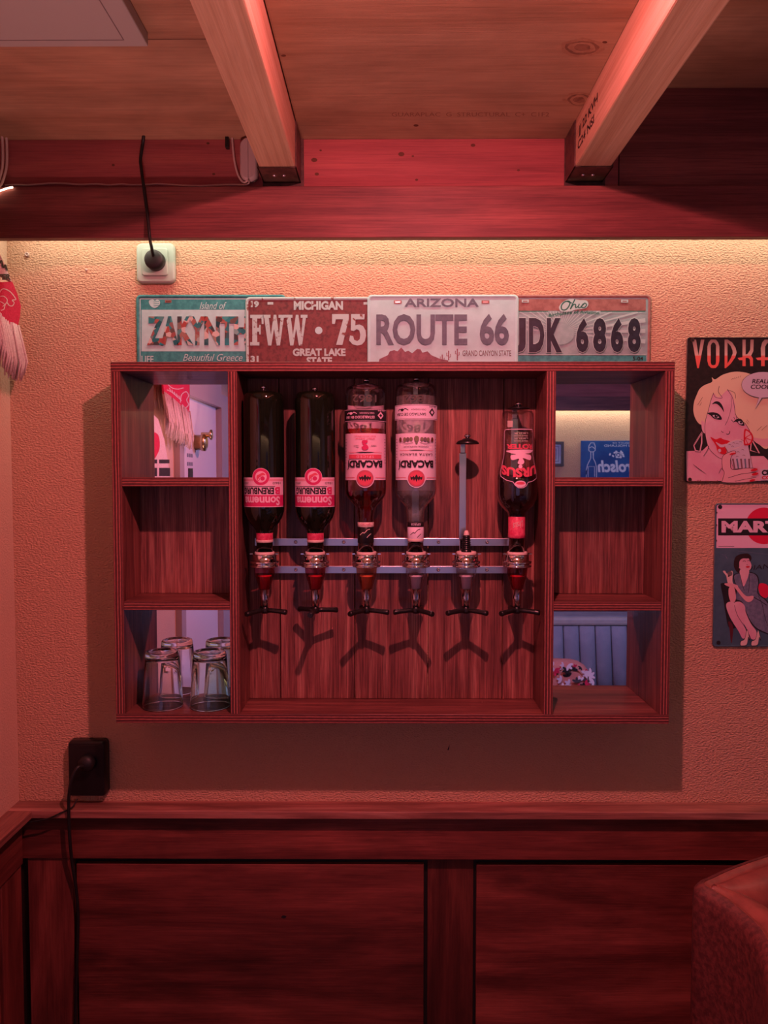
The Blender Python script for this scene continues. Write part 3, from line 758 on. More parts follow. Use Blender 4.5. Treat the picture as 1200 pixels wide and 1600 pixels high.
    kx = cx + (1 * K if i == 4 else 0)
    q = lambda y: Z(ocx[i], y, KY)
    cp = MB().lathe([(0, q(ky + 5)), (4, q(ky + 5)), (6.5 * K, q(ky + 5.2)), (9 * K, q(ky + 5.2 + (cb_ - 5) * .2)), (15 * K, q(ky + 5.2 + (cb_ - 5) * .42)), (18 * K, q(ky + 5.2 + (cb_ - 5) * .8)), (17.6 * K, q(ky + cb_)), (0, q(ky + cb_))][2:], kx, KY, 32)
    cp.lathe([(0, q(ky + 5.2)), (6.5 * K, q(ky + 5.2))], kx, KY, 32)
    cpo = cp.build('cap', 'black', o, recalc=True)
    MB().lathe([(0, q(ky - 1.2)), (4.2 * K, q(ky - 1.0)), (5.2 * K, q(ky + .6)), (5.0 * K, q(ky + 2.6)), (3.2 * K, q(ky + 3.4)), (3.0 * K, q(ky + 5.6))], kx, KY, 20).build('cap_knob', 'chrome', cpo)
    if i == 4:
        prof = [(8.5, 866), (8.0, 862)]
        for y in range(860, 838, -3): prof += [(8.2 - (860 - y) * .07, y), (6.6 - (860 - y) * .07, y - 1.2), (6.6 - (860 - y) * .07, y - 2.2)]
        prof += [(5.5, 836), (0, 836)]
        L(prof, 20).build('stopper', 'black', o)
        L([(4.5, 837), (4.2, 833), (2.5, 829), (0, 828.5)], 16).build('stopper_tip', 'cream', o)
    return o
for i in range(6): optic(i)

# ------------------------------------------------------------------ bottles (hung upside down in the optics)
def cyl_fn(cx, R, pxc, yfront):
    def f(u, v, o):
        an = u * K / R
        return (cx + (R + o) * math.sin(an), KY - (R + o) * math.cos(an), Z(pxc, v, yfront))
    return f
def label_block(a, u0, u1, y0, y1, m, n=24): a.rect(u0, y0, u1, y1, m, n)
def liqueur_bottle(pxc, label):
    cx = X(pxc, 720, KY); z = lambda y: Z(pxc, y, KY); R = 31.3 * K
    o = empty('liqueur_bottle', (cx, KY, z(863)), label, 'bottle', 'dark green bottles hanging in the optics')
    prof = [(0, 618), (18.5, 618), (20, 615), (24, 613.5), (28, 615.5), (30.4, 619.5), (31.3, 627), (31.3, 790), (30.5, 799), (27.5, 809), (22, 818), (16.5, 824), (13.5, 829), (12.8, 836), (12.6, 862), (0, 862)]
    MB().lathe([(r * K, z(y)) for r, y in prof], cx, KY, 48).build('body', 'dark_glass', o, recalc=True)
    MB().lathe([(12.95 * K, z(830.5)), (13.2 * K, z(832)), (13.2 * K, z(843)), (13.0 * K, z(844))], cx, KY, 28).build('foil', 'red_foil', o)
    MB().lathe([(13.1 * K, z(843)), (13.5 * K, z(843.5)), (13.5 * K, z(846.5)), (13.0 * K, z(847))], cx, KY, 28).build('neck_ring', 'cream', o)
    a = Art(cyl_fn(cx, R + .0002, pxc, KY - R * .7), sub=2.5)
    label_block(a, -42, 42, 746, 792, 'lab_pink')
    label_block(a, -42, 42, 773.5, 791, 'lab_red')
    for q in (748.5, 750.5): label_block(a, -42, 42, q, q + .9, 'lab_red2')
    a.disc(0, 745, 13.6, 'lab_pink'); a.disc(0, 745, 13.0, 'lab_red'); a.disc(0, 745, 8.8, 'lab_pink')
    a.disc(2.5, 747.5, 3.4, 'lab_red'); a.poly([(-6, 743), (-2, 741), (3, 738.5), (7, 742), (3, 743), (-1, 744.5), (-4, 748), (-5.5, 752), (-6.5, 748)], 'lab_red2', True)
    a.stroke([(-5, 752), (-2, 749), (-3, 746), (0, 744)], 1.0, 'lab_red')
    a.text('Sonnema', -31, 775.5, 31, 789.5, 'lab_pink', bold=.03, rot=True)
    a.text('ERENBURG', -32.5, 761.5, 20, 772, 'ink', bold=.035, rot=True); a.text('B', 21.5, 761, 31.5, 772.3, 'lab_red', bold=.035, rot=True)
    label_block(a, -36, 22, 759.6, 760.5, 'ink')
    a.text('ANNO', -35, 753, -21, 756.5, 'ink_grey', rot=True); a.text('1860', 18, 753, 33, 756.5, 'ink_grey', rot=True)
    a.build('paper_label', o)
    return o
liqueur_bottle(412.6, 'leftmost dark green bottle hanging upside down with a red and pink label')
liqueur_bottle(492.4, 'second dark green bottle hanging upside down, beside the amber rum bottle')

def rum_bottle(pxc, label, top, liq_top, liq, spiced):
    cx = X(pxc, 690, KY); z = lambda y: Z(pxc, y, KY); R = 31.8 * K; dt = top - 604
    o = empty('rum_bottle', (cx, KY, z(863)), label, 'bottle')
    outer = [(0, top + 5), (18.5, top + 4), (21, top + 1), (25, top), (29, top + 3), (31.3, top + 9), (31.8, top + 16), (31.8, 764), (31.2, 771), (29, 776.5), (24, 783), (18, 789.5), (16, 792), (14.2, 798), (12.9, 808), (12.4, 816), (12.2, 862), (0, 862)]
    MB().lathe([(r * K, z(y)) for r, y in outer], cx, KY, 56).build('body', 'shell', o, recalc=True)
    inner = [(0, liq_top), (30.2, liq_top), (30.6, liq_top + 1)] + [(r - 1.1, y) for r, y in outer[7:14]] + [(11.2, 815.5), (0, 815.5)]
    MB().lathe([(r * K, z(y)) for r, y in inner], cx, KY, 56).build('spirit', liq, o, recalc=True)
    a = Art(cyl_fn(cx, R + .0002, pxc, KY - R * .7), sub=2.5)
    LB = 'lab_pink' if spiced else 'lab_white'
    y0, y1 = 677.5, 750
    label_block(a, -43, 43, y0, y1, LB); a.disc(0, 747.5, 14.5, LB)
    for s in (-1, 1):
        for q in range(9): a.rect(s * 37.5 - 2.2, 686 + q * 4.6, s * 37.5 + 2.2, 686.7 + q * 4.6, 'ink_grey')
        label_block(a, min(s * 16, s * 42), max(s * 16, s * 42), 746, 746.7, 'lab_red2', 8)
    a.disc(0, 747.3, 12.6, 'ink'); a.disc(0, 747.3, 12.2, 'lab_red2'); a.disc(0, 747.3, 10.8, 'ink_grey'); a.disc(0, 747.3, 10.5, 'lab_red2')
    bat = [(-9, 744), (-8.5, 748.5), (-6.5, 750.5), (-5.5, 747.5), (-3.5, 751.5), (-1.8, 748), (0, 753), (1.8, 748), (3.5, 751.5), (5.5, 747.5), (6.5, 750.5), (8.5, 748.5), (9, 744), (6.5, 746), (4, 743.5), (2.5, 746), (1.2, 743), (0, 741.5), (-1.2, 743), (-2.5, 746), (-4, 743.5), (-6.5, 746)]
    a.poly(bat, 'ink')
    a.text('BACARDI', -29, 719.3, 29, 730.7, 'ink', bold=.04, rot=True)
    a.poly([(-29.5, 731.5), (-27.5, 731.5), (-30.2, 734.5), (-31, 733.6)], 'ink')
    if spiced:
        a.rect(-27, 710.5, 27, 717, 'lab_red2', 12); a.text('SPICED', -13, 712, 13, 715.6, 'lab_pink', rot=True, space=1.4)
        label_block(a, -28, 28, 706.6, 707.2, 'lab_red2', 10); a.stroke([(-14, 706.9), (0, 706.9), (14, 706.9)], 1.6, 'ink', taper=True)
        a.poly([(-4, 689), (3, 688.5), (3.5, 692), (1, 693), (4, 697), (5, 701), (1, 703.5), (-3, 703), (-5, 699), (-2, 697), (-3.5, 694)], 'lab_red', True)
        a.disc(-11, 697, 2.2, LB); a.text('1862', -17, 695.5, -9, 698, 'ink_grey', rot=True); a.text('1862', 9, 695.5, 17, 698, 'ink_grey', rot=True)
        a.text('SPIRIT DRINK', -15, 684.5, 15, 687, 'lab_red2', rot=True); a.text('RUM WITH SPICES', -16, 680.8, 16, 683, 'lab_red2', rot=True)
    else:
        a.text('CARTA BLANCA', -27, 708.3, 27, 711.8, 'ink_grey', bold=.02, rot=True, space=1.25)
        label_block(a, -28, 28, 703.3, 703.8, 'lab_red2', 10); a.stroke([(-12, 703.5), (0, 703.5), (12, 703.5)], 1.4, 'ink_grey', taper=True)
        a.text('SUPERIOR WHITE RUM', -19, 697, 19, 699.2, 'ink', rot=True)
        for s in (-1, 1):
            for q, (m_, r_) in enumerate((('ink_olive', 4.0), ('ink_grey', 4.2), ('ink_olive', 4.4))): a.disc(s * (8 + q * 5), 686.5 + q * .3, r_ * .62, m_, r_ * .8)
            a.disc(s * 26, 687, 2.6, 'ink_brown', 3.6); a.stroke([(s * 5, 692), (s * 15, 693), (s * 24, 690)], .7, 'ink_grey')
        a.disc(0, 686, 3.6, 'ink_olive', 4.6); a.poly([(-2.5, 691), (2.5, 691), (0, 694.5)], 'ink_olive')
    # upper band label and raised date
    u0, u1 = (628 - 586, 0)
    by0, by1 = (639.5, 659.5) if spiced else (633, 656)
    BM, IM = ('ink', 'lab_pink') if spiced else ('lab_white', 'ink')
    label_block(a, -41, 41, by0, by1, BM); label_block(a, -40, 40, by0 + .9, by0 + 1.5, IM); label_block(a, -40, 40, by1 - 1.5, by1 - .9, IM)
    h = by1 - by0; a.poly([(25, by0 + h * .2), (31, by0 + h * .5), (25, by0 + h * .8), (19, by0 + h * .5)], IM)
    a.poly([(25, by0 + h * .36), (28, by0 + h * .5), (25, by0 + h * .64), (22, by0 + h * .5)], BM)
    a.text('ESTABLECIDO EN 1862' if spiced else 'SANTIAGO DE CUBA', -33, by0 + h * .55, 14, by0 + h * .75, IM, bold=.02, rot=True)
    a.text('CASA FUNDADA', -8, by0 + h * .28, 14, by0 + h * .40, IM, rot=True)
    a.stroke([(-30, by0 + h * .40), (-26, by0 + h * .28), (-22, by0 + h * .42), (-17, by0 + h * .26), (-12, by0 + h * .38)], 1.2, IM); a.disc(-22, by0 + h * .33, 2.6, IM, 1.8)
    a.text('RUM', 20, by0 + h * .06, 33, by0 + h * .18, IM, rot=True)
    a.build('paper_label', o)
    e = Art(cyl_fn(cx, R + .0002, pxc, KY - R * .7), sub=2.5)
    e.text('1862', -20, 617.5, 18, 629, 'emboss', bold=.02, rot=True, depth=.0006)
    e.build('raised_lettering', o)
    bl = MB(); bl.lathe([((R / K - 1.4) * K, z(767)), ((R / K - 1.4) * K, z(690)), ((R / K - 1.4) * K, z(632))], cx, KY, 24, a0=PI - 1.2, a1=PI + 1.2); bl.build('back_label', LB, o)
    # neck sleeve
    sl_, cap_ = ('cream', 'black') if spiced else ('lab_white', 'lab_white')
    MB().lathe([(12.5 * K, z(815.6)), (12.9 * K, z(816)), (12.9 * K, z(822.6)), (12.5 * K, z(823))], cx, KY, 28).build('neck_band', 'cream' if spiced else 'ink', o)
    MB().lathe([(12.5 * K, z(823)), (12.8 * K, z(823.4)), (12.8 * K, z(841 if not spiced else 847.5)), (12.5 * K, z(842 if not spiced else 848))], cx, KY, 28).build('neck_sleeve', cap_, o)
    if not spiced: MB().lathe([(12.6 * K, z(841)), (13 * K, z(841.5)), (13 * K, z(845)), (12.6 * K, z(845.5))], cx, KY, 28).build('neck_ring', 'cream', o)
    n_ = Art(cyl_fn(cx, 13.0 * K, pxc, KY - 12 * K), sub=2.5)
    IN = 'cream' if spiced else 'ink'
    n_.text('SPICED' if spiced else 'SUPERIOR', -8, 817.6, 8, 821.2, 'lab_red' if spiced else 'lab_white', rot=True)
    n_.stroke([(-9, 836), (-4, 832), (-2, 833), (3, 828), (7, 827)], 1.0, IN); n_.stroke([(2, 840), (5, 837), (9, 834)], 1.0, IN)
    n_.build('sleeve_print', o)
    MB().lathe([(11.9 * K, z(848)), (11.9 * K, z(862.5)), (0, z(862.5))], cx, KY, 24).build('neck_plug', 'dark_liquid', o)
    return o
rum_bottle(571.3, 'amber rum bottle hanging upside down with a pink label and black band', 604, 671, 'rum_amber', True)
rum_bottle(649.6, 'clear rum bottle hanging upside down with a white label, right of the amber one', 601, 620, 'rum_clear', False)

def ursus():
    pxc = 808.3; cx = X(pxc, 700, KY); z = lambda y: Z(pxc, y, KY)
    o = empty('spirit_bottle', (cx, KY, z(863)), 'small waisted bottle of dark red spirit hanging upside down at the right end', 'bottle')
    outer = [(0, 648), (10, 647), (17, 642.5), (22, 643), (24.3, 648), (24.8, 655), (24.3, 690), (25, 706), (27.5, 722), (30.2, 738), (31.2, 750), (31.2, 772), (30, 780), (26, 789), (20, 796), (15, 800.5), (13, 806), (12.4, 812), (12.2, 862), (0, 862)]
    MB().lathe([(r * K, z(y)) for r, y in outer], cx, KY, 56).build('body', 'shell', o, recalc=True)
    MB().lathe([(r * K, z(y)) for r, y in [(0, 742), (29.4, 742), (30.2, 751), (30.2, 772), (29, 779.5), (25, 788), (19, 795), (14, 800), (11.8, 806), (11.4, 861), (0, 861)]], cx, KY, 48).build('spirit', 'dark_liquid', o, recalc=True)
    def rad(v):
        for (r0, y0), (r1, y1) in zip(outer[4:], outer[5:]):
            if y0 <= v <= y1: return (r0 + (r1 - r0) * (v - y0) / (y1 - y0)) * K
        return 25 * K
    def f(u, v, off):
        R = rad(v) + .0003; an = u * K / R
        return (cx + (R + off) * math.sin(an), KY - (R + off) * math.cos(an), Z(pxc, v, KY - R * .7))
    a = Art(f, sub=2.5)
    lab = [(-24, 671), (24, 671), (26, 675), (25, 710), (28, 724), (33, 740), (32, 747), (20, 752), (12, 753.5), (9, 759), (4, 762), (-3, 762), (-8, 758), (-11, 753), (-22, 750), (-33, 744), (-34, 738), (-29, 722), (-26, 708), (-26, 675)]
    for i in range(len(lab)):
        a.stroke([lab[i], lab[(i + 1) % len(lab)]], 1.0, 'lab_pink', sm=False)
    a.disc(0, 756, 8.2, 'lab_pink', 5.2); a.disc(0, 755, 6.5, 'lab_red2', 2.2)
    for x0, x1, w_ in ((-27, -20, 0), ): pass
    a.text('URSUS', -31, 731, 29, 746, 'lab_red2', bold=.05, rot=True, arc=-6)
    a.text('ROTER', -21, 694, 22, 702, 'lab_red2', bold=.05, rot=True)
    a.poly([(-20, 704), (22, 703), (16, 708), (8, 709), (18, 712), (16, 719), (4, 716), (6, 722), (2, 726), (-4, 724), (-2, 717), (-12, 719), (-14, 712), (-6, 710), (-14, 708)], 'lab_pink', True)
    a.disc(0, 729, 3, 'lab_pink')
    for q in range(4): a.text('VODKA MET SLEEDOORN' if q % 2 else 'LIKEUR', -9, 676 + q * 4, 12, 678.4 + q * 4, 'cream', rot=True)
    a.build('printed_label', o)
    MB().box((cx - 17 * K, KY - .012, z(668)), (cx - 9 * K, KY - .0115, z(658))).build('tax_stamp', 'cream', o)
    MB().lathe([(12.5 * K, z(807)), (13.2 * K, z(808)), (13.2 * K, z(833)), (13.6 * K, z(834)), (13.6 * K, z(839.5)), (12.6 * K, z(840.5))], cx, KY, 28).build('neck_sleeve', 'red_foil', o)
    n_ = Art(cyl_fn(cx, 13.4 * K, pxc, KY - 12 * K), sub=2.5); n_.text('Ursus', -8, 815, 8, 826, 'cream', rot=True, pitch=-5, shear=.2); n_.build('sleeve_print', o)
ursus()

# ------------------------------------------------------------------ tumblers standing upside down
TY = -0.066
def tumbler(px, label, green):
    zb = CZ0 + T; cx = X(px, 1060, TY); zt = Z(px, 1017, TY); k = (1.58 + TY) / 1200
    o = empty('tumbler', (cx, TY, zb), label, 'glass', 'tumblers in the lower left cell')
    H = zt - zb; r0 = 31.5 * k; r1 = 26 * k
    prof = [(r0 - .0018, zb + .0006), (r0, zb + .0006), (r0 - .0002, zb + .003), (r1 + .0008, zb + H * .86), (r1, zb + H * .96), (r1 - .002, zb + H), (r1 - .006, zb + H), (r1 - .010, zb + H - .002), (0, zb + H - .0025)]
    inn = [(0, zb + H - .014), (r1 - .007, zb + H - .013), (r1 - .0025, zb + H - .018), (r0 - .002, zb + .003), (r0 - .0018, zb + .0006)]
    MB().lathe(prof + inn, cx, TY, 40).build('body', 'tumbler_green' if green else 'glass', o, recalc=True)
M['tumbler_green'] = P('faintly_green_glass', (0.86, 0.97, 0.90), 0.0, trans=1.0, ior=1.47)
tumbler(254, 'clear tumbler standing upside down in the lower left cell, nearest the side panel', False)
tumbler(328, 'faintly green tumbler standing upside down against the divider in the lower left cell', True)

# ------------------------------------------------------------------ licence plates leaning on the cabinet top
def plate(name, px0, Y, face, rim, label, hole_m='rust', py=461):
    x0 = X(px0, py, Y); z0 = CZ1 + .0004; z1 = Z(px0, py, Y); x1 = x0 + .3045
    o = empty(name, ((x0 + x1) / 2, Y, z0), label, 'licence plate', 'licence plates on the cabinet')
    mb = MB(); rows = []
    for ins, dy in ((0, 0), (0, -.0012), (.0012, -.0030), (.0034, -.0032), (.0050, -.0026), (.0060, -.0012)):
        rows.append([(p[0], Y + dy, p[1]) for p in rrect(x0 + ins, x1 - ins, z0 + ins, z1 - ins, .009 - ins * .6)])
    mb.grid(rows, 0, closed=True); mb.face(rows[-1], m=1); mb.face(list(reversed(rows[0])), m=0)
    mb.build('plate', [rim, face], o, recalc=True)
    YA = Y - .0012
    return o, Art(lambda u, v, off: at(u, v, YA) - Vector((0, off, 0))), lambda u, v, off: at(u, v, YA) - Vector((0, off, 0))
# teal holiday plate
o, a, f = plate('licence_plate', 213, -.0040, 'teal', 'teal', 'teal licence plate with photo filled capital letters, at the left end')
a.rect(221, 484, 440, 549, 'plate_white')
a.stroke([(219, 467), (219, 570)], 1.4, 'plate_white', sm=False); a.stroke([(219, 467), (440, 467)], 1.4, 'plate_white', sm=False)
a.text('Island of', 312, 472, 354, 485 - 2, 'plate_white', shear=.35, depth=.0003)
a.text('Beautiful Greece', 286, 553, 379, 564, 'plate_white', shear=.35, depth=.0003)
a.text('LIFE', 221, 556, 240, 567, 'plate_white', bold=.02)
a.poly([(233, 470), (239, 468), (242, 470), (246, 468), (250, 471), (249, 477), (243, 481), (238, 480), (234, 476)], 'plate_white', True)
for q in (472, 475, 478): a.stroke([(240, q), (249, q - .6)], .9, 'teal', sm=False)
a.rect(258, 469, 268, 473, 'rust'); a.stroke([(259, 471), (267, 471)], 1.6, 'ink_brown', sm=False)
a.text('ZAKYNTHOS', 229, 493, 434, 541, 'plate_white', bold=.055, depth=.0006)
a.text('ZAKYNTHOS', 230, 494, 433, 540, 'photo', bold=.05, depth=.0009)
a.build('embossed_print', o)
# red plate
o, a, f = plate('licence_plate', 383.5, -.0085, 'plate_red', 'chip_white', 'worn red licence plate with chipped white letters, between teal and white plates', py=464.5)
w_ = Art(f); w_.text('MICHIGAN', 459, 470.5, 536, 484.5, 'chip_white', bold=.05, depth=.0009); w_.build('raised_lettering', o)
w_ = Art(f); w_.text('19', 392, 470.5, 404.5, 480.5, 'chip_white', bold=.05, depth=.0009); w_.build('raised_lettering', o)
w_ = Art(f); w_.text('31', 391.5, 556, 404, 566, 'chip_white', bold=.05, depth=.0009); w_.build('raised_lettering', o)
w_ = Art(f); w_.text('19', 598, 470.5, 611, 480.5, 'chip_white', bold=.05, depth=.0009); w_.build('raised_lettering', o)
w_ = Art(f); w_.text('GREAT LAKE', 457.5, 544.5, 540, 556.5, 'chip_white', bold=.05, depth=.0009); w_.build('raised_lettering', o)
w_ = Art(f); w_.text('STATE', 479, 558, 519, 570, 'chip_white', bold=.05, depth=.0009); w_.build('raised_lettering', o)
w_ = Art(f); w_.disc(498, 516.3, 5.8, 'plate_cream'); w_.build('raised_dot', o)
def raised(a, pts, m, d=.0011):
    o_ = a.up(); a.mb.prism(pts, lambda u, v: a.fn(u, v, o_ + d), lambda u, v: a.fn(u, v, o_), a.mi(m))
def slab_letter(ch, x0, x1, y0=492, y1=540, a=a):
    g = {'F': [[(0, 0), (1, 0), (1, .3), (.86, .3), (.84, .12), (.52, .12), (.52, .42), (.66, .42), (.68, .33), (.78, .33), (.78, .64), (.68, .64), (.66, .55), (.52, .55), (.52, .89), (.68, .89), (.68, 1), (0, 1), (0, .89), (.16, .89), (.16, .11), (0, .11)]],
         'W': [[(0, 0), (.34, 0), (.34, .1), (.27, .1), (.36, .66), (.49, 0), (.6, 0), (.72, .66), (.79, .1), (.70, .1), (.70, 0), (1, 0), (1, .1), (.93, .1), (.76, 1), (.62, 1), (.5, .45), (.38, 1), (.24, 1), (.07, .1), (0, .1)]],
         '7': [[(0, 0), (1, 0), (1, .16), (.62, 1), (.24, 1), (.66, .17), (.22, .17), (.16, .32), (0, .32)]],
         '5': [[(.12, 0), (.92, 0), (.9, .17), (.38, .17), (.36, .36), (.6, .33), (.82, .38), (.97, .52), (1, .68), (.93, .86), (.75, .97), (.48, 1), (.2, .96), (0, .84), (.06, .68), (.24, .7), (.3, .82), (.48, .86), (.62, .8), (.66, .66), (.6, .52), (.44, .48), (.28, .54), (.1, .52)]]}[ch]
    q_ = Art(a.fn); q_.off = .0002
    for p in g: raised(q_, [(x0 + (x1 - x0) * u, y0 + (y1 - y0) * v) for u, v in p], 'chip_white')
    q_.build('raised_letter', o)
slab_letter('F', 391, 412); slab_letter('W', 410.5, 446); slab_letter('W', 445, 480.5); slab_letter('7', 519, 545, 491, 539); slab_letter('5', 545.5, 572, 491, 540)
for x_ in (418, 568):
    w_ = Art(f); w_.rect(x_, 472, x_ + 9, 476, 'chip_white'); w_.build('bolt_slot', o)
# white plate
o, a, f = plate('licence_plate', 574, -.0130, 'plate_cream', 'plate_cream', 'white licence plate with grey letters and a mountain silhouette, in front of its neighbours')
a.poly([(590, 572), (593, 561), (606, 555), (609, 549), (616, 547), (621, 549), (627, 543), (633, 550), (638, 548), (644, 552), (652, 545), (657, 546), (660, 551), (668, 549), (674, 555), (688, 561), (700, 563), (702, 572)], 'mauve')
for cx_, y0_, y1_ in ((701, 548, 563), (714.5, 545, 563), (691, 554, 563)):
    a.stroke([(cx_, y0_), (cx_, y1_)], 1.7, 'mauve', sm=False)
    for s, dy in ((-1, 5), (1, 7)): a.stroke([(cx_, y0_ + dy + 3), (cx_ + s * 3, y0_ + dy + 3), (cx_ + s * 3, y0_ + dy - 2)], 1.1, 'mauve', sm=False)
for x_ in (615.5, 752.5): a.rect(x_ , 469.5, x_ + 12, 474.5, 'rust'); a.stroke([(x_ + 2, 472), (x_ + 10, 472)], 2, 'tin_edge', sm=False)
a.text('ARIZONA', 632, 466.5, 748, 479.5, 'plate_grey', bold=.02, depth=.0007)
a.text('ROUTE', 588, 491, 730, 539.5, 'plate_grey', bold=.03, depth=.0010)
a.text('66', 749.5, 490.5, 795, 539.5, 'plate_grey', bold=.03, depth=.0010)
a.text('GRAND CANYON STATE', 722.5, 547.5, 798.5, 556.5, 'ink_grey', bold=.012)
a.build('embossed_print', o)
# plate with rays
o, a, f = plate('licence_plate', 782, -.0042, 'ohio_face', 'rust', 'grey licence plate with dark raised letters and rust red top, at the right end')
a.rect(788, 467.5, 1009, 485.5, 'rust')
for q in range(26):
    an = math.radians(-174 + q * 7.2); c_, s_ = math.cos(an), math.sin(an)
    def clip(r):
        return (876 + c_ * r, 520 + s_ * r)
    t_ = min((1008 - 876) / c_ if c_ > .01 else 1e9, (788 - 876) / c_ if c_ < -.01 else 1e9, (486.5 - 520) / s_ if s_ < -.01 else 1e9, (554 - 520) / s_ if s_ > .01 else 1e9)
    if t_ < 14: continue
    p, e_ = clip(16), clip(t_); w_ = .5 + t_ * .022
    a.poly([(p[0] - s_ * .4, p[1] + c_ * .4), (p[0] + s_ * .4, p[1] - c_ * .4), (e_[0] + s_ * w_ * .6, min(554, max(486.5, e_[1] - c_ * w_))), (e_[0] - s_ * w_ * .6, min(554, max(486.5, e_[1] + c_ * w_)))], 'ray')
a.disc(876, 522, 21, 'ohio_face', 17)
for x0_, x1_ in ((788, 856), (938, 1008)): a.stroke([(x0_, 486.5), (x1_, 486.5)], 1.1, 'green_ink', sm=False)
a.rect(788, 556, 1009, 570, 'teal'); a.stroke([(788, 554.5), (1009, 554.5)], 1.2, 'ray', sm=False)
a.poly([(873, 481), (877, 474), (885, 469), (893, 467.5), (905, 469), (916, 470), (919, 476), (914, 482), (900, 484), (890, 487), (877, 487)], 'ray', True)
a.stroke([(889, 471), (882, 472), (877, 478), (878, 484), (884, 484), (889, 478), (890, 472), (886, 471), (893, 474)], 2.0, 'green_ink')
a.stroke([(898, 468), (894, 476), (891, 483), (895, 477), (899, 476), (899, 481), (903, 479)], 1.8, 'green_ink')
a.stroke([(905, 475), (903, 480), (906, 481), (909, 478), (911, 475), (909, 478), (909, 481), (914, 480), (916, 476), (913, 474), (911, 477)], 1.7, 'green_ink')
a.text('Birthplace of Aviation', 857, 485.5, 936, 492, 'green_ink', bold=.02, arc=3.5, pitch=-4)
for x_ in (815, 970): a.rect(x_, 468.5, x_ + 11, 473, 'ray'); a.stroke([(x_ + 2, 471), (x_ + 9, 471)], 1.6, 'rust', sm=False)
for ch, x0_, x1_ in (('J', 803, 821), ('D', 826, 850), ('K', 854, 877.5), ('6', 899.5, 919), ('8', 926, 946.5), ('6', 953.5, 973), ('8', 980, 1000)):
    a.text(ch, x0_ - 1, 496, x1_ + 1, 552, 'ray', bold=.07, depth=.0008); a.text(ch, x0_, 497.5, x1_, 551, 'navy', bold=.05, depth=.0012)
a.text('5-04', 988, 557.5, 1004, 563.5, 'ink', bold=.02)
a.build('embossed_print', o)

# ------------------------------------------------------------------ tin signs
SY = -0.0045
def tin_sign(x0p, y0p, x1p, y1p, face, label, holes):
    p0 = at(x0p, y0p, SY); p1 = at(x1p, y1p, SY)
    o = empty('tin_sign', ((p0.x + p1.x) / 2, SY, p1.z), label, 'sign', 'tin signs on the right wall')
    mb = MB(); rows = []
    for ins, dy in ((0, .0038), (0, 0), (.0008, -.0010), (.002, -.0006), (.003, 0)):
        rows.append([(q[0], SY + dy, q[1]) for q in rrect(p0.x + ins, p1.x - ins, p1.z + ins, p0.z - ins, .006 - ins * .5)])
    mb.grid(rows, [0, 1, 1, 1], closed=True); mb.face(rows[-1], m=1); mb.face(list(reversed(rows[0])), m=0)
    mb.build('tin_plate', ['tin_edge', face], o, recalc=True)
    return o
def crop_art(sx_, sy_, sc):
    return Art(lambda u, v, off: at(sx_ + u / sc, sy_ + v / sc, SY) - Vector((0, off, 0)), step=.00003)
o = tin_sign(1073.5, 527, 1226, 753.5, 'tin_black', 'black and pink tin sign of a blonde woman with a drink, upper of the two', 0)
a = crop_art(1060, 500, 5.714)
# lettering: five tall two-tone letters
def deco(polys, x0, x1):
    o_ = a.up()
    for pts in polys:
        tri = tessellate_polygon([[Vector((p[0], p[1], 0)) for p in pts]])
        a.mb.add([(x0 + (x1 - x0) * p[0], 175 + 255 * p[1], 1 - p[1]) for p in pts], [list(t) for t in tri], lambda v: a.fn(v[0], v[1], o_), a.mi('vodka'), lambda v: (0, v[2]))
deco([[(0, 0), (.32, 0), (.52, .55), (.72, 0), (1, 0), (.55, 1), (.42, 1)]], 122, 232)
deco([[(.0, .25), (.1, .1), (.3, 0), (.7, 0), (.9, .1), (1, .25), (1, .75), (.9, .9), (.7, .99), (.5, 1), (.5, .9), (.66, .88), (.72, .8), (.72, .2), (.62, .12), (.5, .1), (.38, .12), (.28, .2), (.28, .8), (.34, .88), (.5, .9), (.5, 1), (.3, .99), (.1, .9), (0, .75)]], 258, 366)
deco([[(0, 0), (.25, 0), (.62, .1), (.9, .28), (1, .45), (.88, .62), (.5, .85), (.1, 1), (0, 1), (0, .5), (.24, .5), (.24, .84), (.5, .66), (.68, .48), (.66, .38), (.5, .22), (.24, .1), (.24, .5), (0, .5)]], 412, 520)
deco([[(.30, 0), (.5, 0), (.5, .52), (.62, .5), (.78, .36), (.8, 0), (1, 0), (.98, .4), (.84, .56), (.95, .66), (.96, .93), (.78, .93), (.76, .7), (.66, .64), (.5, .64), (.5, .93), (.30, .93), (.30, .72), (.1, .72), (0, .64), (.30, .62)]], 528, 672)
deco([[(.28, .3), (.36, .1), (.5, 0), (.8, 0), (.94, .1), (1, .3), (1, .93), (.8, .93), (.8, .72), (.5, .72), (.5, .93), (.3, .93), (.3, .72), (.1, .72), (0, .64), (.3, .62), (.8, .62), (.8, .25), (.65, .11), (.52, .25), (.52, .62), (.3, .62)]], 690, 850)
a.poly([(68, 1172), (215, 1165), (262, 1120), (330, 1200), (420, 1210), (640, 1215), (760, 1215), (830, 1280), (935, 1330), (935, 1446), (74, 1446)], 'skin')
a.poly([(190, 615), (232, 582), (300, 552), (298, 512), (328, 530), (400, 487), (500, 462), (600, 470), (700, 500), (800, 505), (935, 560), (935, 1040), (800, 1150), (720, 1110), (660, 1040), (520, 900), (300, 900), (215, 935), (168, 908), (135, 830), (138, 740), (165, 665)], 'hair', True)
a.poly([(900, 1060), (935, 1030), (935, 1230), (850, 1180), (760, 1190), (800, 1140)], 'tin_black')
a.poly([(660, 1050), (780, 1060), (900, 1010), (870, 1090), (780, 1130), (700, 1100)], 'skin2', True)
a.poly([(205, 900), (240, 930), (240, 1010), (212, 985)], 'skin', True)
